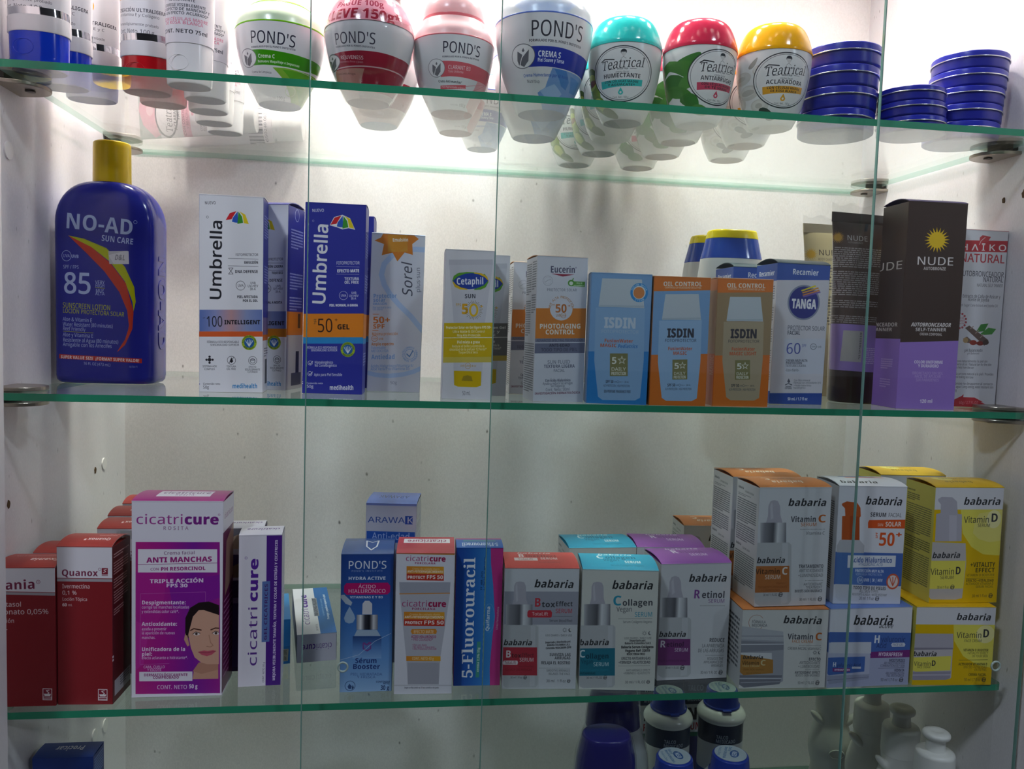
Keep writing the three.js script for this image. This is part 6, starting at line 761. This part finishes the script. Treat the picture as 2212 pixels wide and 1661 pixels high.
// flat blue tins in three stacks
const tinBlue = phys(0x1f2aa6, 0.26), tinDark = phys(0x1c2492, 0.3), silver = std(0xd6d8dc, 0.2, { metalness: 0.9 });
function tinShape(o, R, h) {
  mesh('tin_body', loft([[0, R * 0.9, R * 0.9], [0.0008, R * 0.95, R * 0.95], [h * 0.12, R * 0.955, R * 0.955], [h * 0.62, R * 0.955, R * 0.955]], 80), tinDark, o);
  mesh('tin_lid', loft([[h * 0.62, R * 0.975, R * 0.975], [h * 0.93, R * 0.975, R * 0.975], [h * 0.98, R * 0.96, R * 0.96], [h - 0.0001, R * 0.93, R * 0.93], [h - 0.0003, 0.0001, 0.0001]], 80), tinBlue, o);
  mesh('rolled_rim', new THREE.TorusGeometry(R * 0.982, R * 0.018, 10, 96).rotateX(Math.PI / 2).translate(0, h * 0.63, 0), silver, o);
}
const ORD = ['lowest', 'second', 'third', 'fourth', 'topmost'];
[['next to the amber lidded jar', 0.583, -0.056, 0.0291, 0.0161, 4, 0.0012], ['standing low in the middle', 0.636, -0.04, 0.0254, 0.0108, 3, -0.0006], ['by the right wall', 0.6885, -0.0555, 0.0284, 0.0132, 5, 0.0011]].forEach(([w, x, z, R, h, n, dx]) => {
  for (let k = 0, first; k < n; k++) {
    const label = `${k === n - 1 ? 'topmost' : ORD[k]} flat blue tin with silver rim in the stack ${w}`, p = [x + dx * k + 0.0005 * (rnd() - 0.5), Y1 + h * k + 0.00002, z + 0.0008 * (rnd() - 0.5)];
    if (!k) { first = thing('cream_tin', label, 'tin', p, 0, 0, 'blue tins on the upper shelf'); tinShape(first, R, h); first.userData.keep = 1; tinShape.last = first; } else { const c = copyOf(tinShape.last, label, p, rnd() * 3, 0, 'blue tins on the upper shelf'); }
  }
});

// tubes standing on their caps
function capTube(label, pos, { map, cap, rx, capH, base }, yaw = 0) {
  const o = thing('face_cream_tube', label, 'tube', pos, yaw), rz = 0.0122, s = (y, k, kz = k, n = 2.2) => [y, rx * k, rz * kz, n];
  mesh('flip_cap', loft([s(0, 0.9), s(0.0008, 0.96), s(0.0068, 0.985), s(0.0071, 0.965), s(0.0076, 0.985), s(capH, 1)], 64), phys(cap, 0.16), o);
  const press = new THREE.TorusGeometry(0.0062, 0.00022, 8, 40).scale(1, 0.78, 1).translate(-rx * 0.28, 0.0128, rz * 0.985); mesh('thumb_dimple', press, phys(cap, 0.16), o);
  if (base) { mesh('base_ring', loft([s(capH, 1.02), s(capH + 0.0004, 1.05), s(capH + 0.0098, 1.05), s(capH + 0.0102, 1.03)], 64), phys(0xdedde0, 0.25), o); mesh('silver_band', loft([s(capH + 0.0102, 1.035), s(capH + 0.0148, 1.035)], 64, { capB: false, capT: false }), std(0xd2d2d6, 0.08, { metalness: 1 }), o); }
  const b = capH + (base ? 0.0102 : 0); mesh('tube_body', loft([s(b, 1.03), s(b + 0.03, 1.06, 0.98), s(b + 0.06, 1.12, 0.75), s(b + 0.085, 1.2, 0.4), s(b + 0.1, 1.26, 0.08), s(b + 0.107, 1.27, 0.06)], 64, { v0: b, v1: b + 0.107 }), phys(0xffffff, 0.25, { map }), o); return o;
}
const grey = '#55565e';
const capA = { rx: 0.0178, capH: 0.0226, base: 1, cap: 0x1038c8, map: roundLabel(640, 1000, { cx: 340, hw: 250, y0: -1258, y1: 177, dip: 0.12, slope: 0.1 }, '#e6e6ea', (g) => g.t('Dermatológicamente probado', 60, 448, 18, 24, grey).t('Cont. Neto 100 g', 92, 412, 78, 40, grey).t('SENSACIÓN ULTRALIGERA', 90, 560, -110, 34, '#3a3b44', { b: 1 }).t('con vitamina E y C', 120, 470, -60, 26, grey).e(340, -260, 50, 60, '#e8a81c', 16)) };
const ta = capTube('white face cream tube on a royal blue cap, front one at the left wall', [0.0158, Y1, -0.026], capA);
copyOf(ta, 'white tube on a royal blue cap, second of its row', [0.0162, Y1, -0.0615]); copyOf(ta, 'white tube on a royal blue cap, rearmost of its row', [0.0245, Y1, -0.0905], 0.05);
const tr = capTube('white face cream tube on a bright red cap, front one', [0.0722, Y1, -0.0603], { rx: 0.0168, capH: 0.0222, base: 1, cap: 0xb8141e, map: roundLabel(640, 900, { cx: 1250, hw: 205, y0: -902, y1: 399, dip: 0.12, slope: 0.1 }, '#e6e6ea', (g) => g.t('SENSACIÓN ULTRALIGERA', 1052, 1392, 128, 30, grey, { b: 1 }).t('con vitamina E y Colágeno', 1052, 1342, 165, 24, grey).t('Dermatológicamente probado', 1050, 1334, 240, 22, grey).t('Cont. Neto 100 g', 1052, 1304, 296, 36, grey).l([1060, 10, 1110, 16, 1150, -10], '#e8b23a', 18).l([1150, -10, 1190, 30, 1240, 34], '#e8b23a', 14)) });
copyOf(tr, 'white tube on a bright red cap, the one behind', [0.0741, Y1, -0.0907], 0.1);
const tw = capTube('white and pink printed face cream tube on a white cap, front one of five', [0.1066, Y1, -0.0365], { rx: 0.0149, capH: 0.0256, cap: 0xe8e6e8, map: roundLabel(600, 900, { cx: 1625, hw: 200, y0: -900, y1: 423, dip: 0.12, slope: 0.1 }, '#e4e0e6', (g) => {
  g.t('AL INSTANTE', 1483, 1690, 54, 24, grey, { b: 1 }).t('CORRIGE VISIBLEMENTE', 1440, 1764, 100, 24, grey, { b: 1 }).t('EL ASPECTO DE MANCHAS* Y', 1430, 1790, 132, 24, grey, { b: 1 }).t('DA UN EFECTO ACLARADO*', 1430, 1780, 164, 24, grey, { b: 1 }).t('CON CÉLULAS MADRE', 1434, 1780, 212, 26, '#d88aa0', { b: 1 }).t('DE ROSA BLANCA', 1446, 1746, 240, 26, '#d88aa0', { b: 1 }).t('CONT. NETO 75ml', 1428, 1772, 306, 32, '#3f4048', { b: 1 }).e(1586, -4, 30, 24, '#b04a5c').e(1586, -6, 16, 12, '#e4e0e6');
  g.r(1300, -760, 1960, -420, '#e8b8c4').e(1625, -420, 190, 220, '#e4e0e6').t('Teatrical', 1470, 1790, -430, 70, '#3a3b42', { i: 1, f: 'serif' });
}) });
[[0.1091, -0.0692, 'second'], [0.1034, -0.103, 'third'], [0.0992, -0.1398, 'fourth'], [0.1006, -0.1722, 'rearmost']].forEach(([x, z, n]) => copyOf(tw, `white and pink face cream tube on a white cap, ${n} of five in its row`, [x, Y1, z], 0.05));
// two tubes lying along the back wall
function lyingTube(label, pos, draw) {
  const o = thing('face_cream_tube', label, 'tube', pos, 0, 0); o.rotation.set(0, 0, -Math.PI / 2 + 0.055);
  const cv = flatLabel(512, 1000, [0, 0, 100, 0, 0, 100, 100, 100], '#e8e0e4', draw), m = phys(0xffffff, 0.25, { map: cv });
  mesh('tube_body', loft([[0, 0.0212, 0.0006, 4], [0.006, 0.0212, 0.0007, 4], [0.0065, 0.021, 0.0012, 3], [0.03, 0.0195, 0.006], [0.055, 0.0178, 0.0105], [0.082, 0.0158, 0.0138]], 56, { planar: 0.0212 }), m, o);
  mesh('flip_cap', loft([[0.082, 0.0143, 0.0138], [0.0825, 0.0148, 0.0142], [0.099, 0.0146, 0.014], [0.0994, 0.0143, 0.0137], [0.0998, 0.0146, 0.014], [0.1078, 0.0144, 0.0138], [0.109, 0.0132, 0.0128], [0.109, 0.0001, 0.0001]], 56), phys(0xe8e6e6, 0.2), o); return o;
}
lyingTube('white and pink tube lying on its side in front at the back wall', [0.0085, Y1 + 0.0213, -0.2215], (g) => {
  g.r(0, 68, 100, 90, '#aeb6b4').p([16, 88, 40, 90, 70, 86, 96, 74, 84, 60, 50, 64, 30, 60, 10, 70], '#e8a8b8').e(40, 78, 12, 4, '#f0c8d0').e(80, 66, 10, 4, '#a8b0ae').r(0, 0, 100, 62, '#e8e0e4').e(50, 60, 44, 12, '#e8e0e4').e(50, 60, 44, 12, '#55565e', 3);
  g.t('Teatrical', 14, 86, 58, 7, '#3a3b42', { i: 1, f: 'serif', flip: 1 }).t('ACLARADOR*', 18, 82, 51, 3, '#4c4d55', { b: 1, flip: 1 }).t('FACIAL', 28, 62, 47.5, 3, '#4c4d55', { b: 1, flip: 1 }).r(4, 35, 96, 44, '#e4a4b4').t('CON CONCHA NÁCAR', 8, 92, 42, 2.6, '#8a3a50', { b: 1, flip: 1 }).t('Y NIACINAMIDA', 20, 80, 38, 2.4, '#8a3a50', { flip: 1 }).e(50, 32, 5, 1.6, '#d890a2').t('AL INSTANTE', 34, 68, 27, 2.2, '#4c4d55', { b: 1, flip: 1 }).t('CORRIGE VISIBLEMENTE', 16, 84, 24, 2, '#4c4d55', { flip: 1 }).t('EL ASPECTO DE MANCHAS', 16, 84, 21, 2, '#4c4d55', { flip: 1 }).t('DA UN EFECTO ACLARADO', 16, 84, 18, 2, '#4c4d55', { flip: 1 }).t('CON CÉLULAS MADRE', 18, 82, 13.5, 2.2, '#d88aa0', { b: 1, flip: 1 }).t('DE ROSA BLANCA', 22, 78, 10.5, 2.2, '#d88aa0', { b: 1, flip: 1 }).t('CONT. NETO 75ml', 20, 80, 5, 2.6, '#3f4048', { flip: 1 });
});
lyingTube('white tube lying behind with its barcode side to the front', [0.047, Y1 + 0.0213, -0.2435], (g) => { for (let x = 8; x < 92; x += 1) if (rnd() > 0.45) g.r(x, 10, x + 0.9, 26, '#55565e'); g.t('650240 063431', 12, 88, 7, 3, '#55565e', { flip: 1 }); for (let k = 0; k < 9; k++) g.para(4, 96, 32 + k * 4, 1, 3, '#8a8a90', 2); });

// ------------------------------------------------------------------ bottom shelf: what shows above the picture's lower edge
carton('medicine_carton', 'dark blue carton in the lower left corner with its name upside down on the lid', 'box', [0.017, Y4, -0.0502], 0, 0, [0.0415, 0.149, 0.0215], { base: '#1f3f96', front: (g) => g.bg('#1d3a90').gv(0, 0, 100, 14, '#24469e', '#1a3688'), side: (g) => g.bg('#1b3585').para(12, 90, 2, 8, 1.4, '#6f8cc8', 0.8), top: (g) => g.bg('#22479f').t('Procicar', 28, 76, 46, 30, '#dfe4f2', { b: 1, flip: 1 }) }, { bulge: 0.001 });
const indigo = phys(0x2c2878, 0.18), milky = phys(0xd8dade, 0.22);
const lot = (() => {
  const o = thing('lotion_bottle', 'white lotion bottle with an indigo cap under the turquoise lidded serum carton', 'bottle', [0.434, Y4, -0.088]), s = (y, a, b = 0.72, n = 2.3) => [y, a, a * b, n];
  mesh('bottle_body', loft([s(0, 0.028), s(0.002, 0.0305), s(0.05, 0.0325), s(0.095, 0.0322), s(0.118, 0.0296), s(0.134, 0.0252), s(0.1415, 0.0228)], 64), milky, o);
  mesh('cap', loft([s(0.1415, 0.0224, 0.75), s(0.142, 0.0228, 0.75), s(0.158, 0.0214, 0.77), s(0.1705, 0.0186, 0.82), s(0.1735, 0.0176, 0.82), s(0.1745, 0.0162, 0.82), s(0.1745, 0.0001, 0.82)], 64), indigo, o);
  mesh('clear_wrap', loft([s(0.001, 0.0312), s(0.05, 0.0332), s(0.095, 0.0329), s(0.12, 0.0302), s(0.142, 0.0236, 0.76), s(0.16, 0.0222, 0.78), s(0.1738, 0.0186, 0.83)], 64, { capB: false, capT: false }), film, o); return o;
})();
copyOf(lot, 'indigo capped lotion bottle at the bottom edge of the picture, foremost', [0.4085, Y4, -0.012]);
const talcMap = roundLabel(640, 760, { cx: 1130, hw: 220, y0: 500, y1: 1893, dip: -0.12 }, '#d4d6d8', (g) => g.r(800, 380, 1460, 706, '#22324a').t('TALCO', 1030, 1144, 634, 34, '#aab4c0', { b: 1 }).t('MEDICADO', 1028, 1222, 676, 34, '#aab4c0', { b: 1 }).t('NEO', 1026, 1270, 800, 110, '#1c2026', { b: 1, w: 5 }).t('FUNGINA', 1026, 1290, 920, 60, '#a0242c', { b: 1 }).r(800, 980, 1460, 1800, '#2c5aa8'));
const talcLid = flatLabel(256, 256, [0, 0, 100, 0, 0, 100, 100, 100], '#b9c6cc', (g) => g.e(50, 38, 24, 14, '#2a5a98').t('NEO', 34, 66, 38, 15, '#dfe8ee', { b: 1 }).t('Talco', 8, 40, 54, 9, '#3a6a9c', { i: 1, b: 1 }).t('NeoFUNGINA', 14, 90, 66, 9, '#3a6a9c', { b: 1 }).t('Producto Divino', 22, 80, 84, 8, '#3a6a9c'));
const talc = (() => {
  const o = thing('talc_bottle', 'medicated talc bottle with navy band and flip cap, rear left of four', 'bottle', [0.4925, Y4, -0.1186]);
  mesh('bottle_body', loft([[0, 0.018, 0.018], [0.002, 0.0195, 0.0195], [0.1278, 0.0196, 0.0196]], 64, { capT: false }), phys(0xffffff, 0.3, { map: talcMap }), o);
  mesh('shoulder', loft(smooth([[0.1278, 0.0196], [0.1292, 0.021], [0.1325, 0.0213], [0.1365, 0.019], [0.1395, 0.0150]], 20), 64), phys(0xd9dcd8, 0.22), o);
  const cap = mesh('flip_cap', loft([[0.1393, 0.0158, 0.0158], [0.1405, 0.016, 0.016], [0.1412, 0.0158, 0.0158], [0.1418, 0.0146, 0.0146], [0.153, 0.0136, 0.0136], [0.1542, 0.0128, 0.0128], [0.1545, 0.0001, 0.0001]], 64), phys(0x2440a6, 0.25), o);
  mesh('cap_label', new THREE.CylinderGeometry(0.0118, 0.0118, 0.0004, 48).translate(0, 0.1546, 0), [std(0xb9c6cc, 0.4), std(0xffffff, 0.4, { map: talcLid }), std(0xb9c6cc, 0.4)], cap);
  mesh('lift_tab', new RoundedBoxGeometry(0.008, 0.0016, 0.003, 2, 0.0006).translate(0, 0.1405, 0.0168), phys(0x2440a6, 0.25), cap); return o;
})();
copyOf(talc, 'medicated talc bottle with navy band and flip cap, rear right of four', [0.5431, Y4, -0.1227], -0.1);
copyOf(talc, 'talc bottle at the bottom edge of the picture showing only its cap, left', [0.4612, Y4, -0.012], 0.05); copyOf(talc, 'talc bottle at the bottom edge of the picture showing only its cap, right', [0.505, Y4, -0.0123], -0.5);
const tc = carton('talc_carton', 'navy and white talc carton behind the talc bottles, left one', 'box', [0.502, Y4, -0.165], 0, 0, [0.0415, 0.1434, 0.03], { front: (g) => g.bg('#d2d4d8').r(0, 0, 100, 17, '#26344c').t('TALCO', 8, 46, 6, 4, '#b4bcc8', { b: 1 }).t('MEDICADO', 8, 60, 13, 4, '#b4bcc8', { b: 1 }).t('NEO', 8, 80, 23.5, 8, '#1c2026', { b: 1, w: 4 }).t('FUNGINA', 8, 86, 32, 5, '#a0242c', { b: 1 }).r(0, 36, 100, 39, '#2f6a52').r(0, 39, 100, 101, '#3a3a6a'), side: (g) => g.bg('#c2c4c8').r(0, 0, 100, 17, '#26344c'), top: (g) => g.bg('#2a3850') }, { bulge: 0.0008 });
cartonCopy(tc, 'navy and white talc carton behind the talc bottles, right one', [0.5443, Y4, -0.165], 0);
const fig = (() => {
  const o = thing('baby_bottle', 'plain white figure shaped squeeze bottle, rearmost of the four at lower right', 'bottle', [0.659, Y4, -0.14], -0.2), w = phys(0xdcdcd6, 0.32);
  mesh('bottle_body', loft([[0, 0.0175, 0.0175], ...smooth([[0.001, 0.019], [0.03, 0.0197], [0.055, 0.0183], [0.069, 0.0166], [0.082, 0.0192], [0.093, 0.0193], [0.104, 0.0168], [0.111, 0.0146], [0.118, 0.0142], [0.1235, 0.0147]], 36)], 56), w, o);
  mesh('screw_cap', loft([[0.1235, 0.0146, 0.0146], [0.124, 0.015, 0.015], [0.1445, 0.0147, 0.0147], [0.1468, 0.0138, 0.0138], [0.1478, 0.0115, 0.0115], [0.148, 0.0078, 0.0078]], 56), w, o);
  mesh('nozzle', loft(smooth([[0.148, 0.0076], [0.152, 0.007], [0.1562, 0.0072], [0.1585, 0.0098], [0.161, 0.0103], [0.1628, 0.0086], [0.1632, 0.0045], [0.1626, 0.0028], [0.1622, 0.0001]], 26), 48), w, o);
  for (const [sx, rz] of [[-1, 0.75], [1, -0.75]]) { const e = new THREE.SphereGeometry(1, 24, 16).scale(0.0105, 0.0034, 0.0042).rotateZ(-rz).translate(sx * 0.0135, 0.1155, 0.0068); mesh('ear', e, w, o); }
  mesh('belly_emblem', new THREE.TorusGeometry(0.0055, 0.0005, 8, 36).scale(1.2, 0.75, 1).translate(0, 0.0885, 0.0195), w, o); return o;
})();
copyOf(fig, 'plain white figure shaped squeeze bottle, third from the front at lower right', [0.6735, Y4, -0.1], -0.2); copyOf(fig, 'plain white figure shaped squeeze bottle, second from the front at lower right', [0.6745, Y4, -0.059], -0.25); copyOf(fig, 'plain white figure shaped squeeze bottle, foremost at lower right', [0.677, Y4, -0.0185], -0.1);
renderer.render(scene, camera);
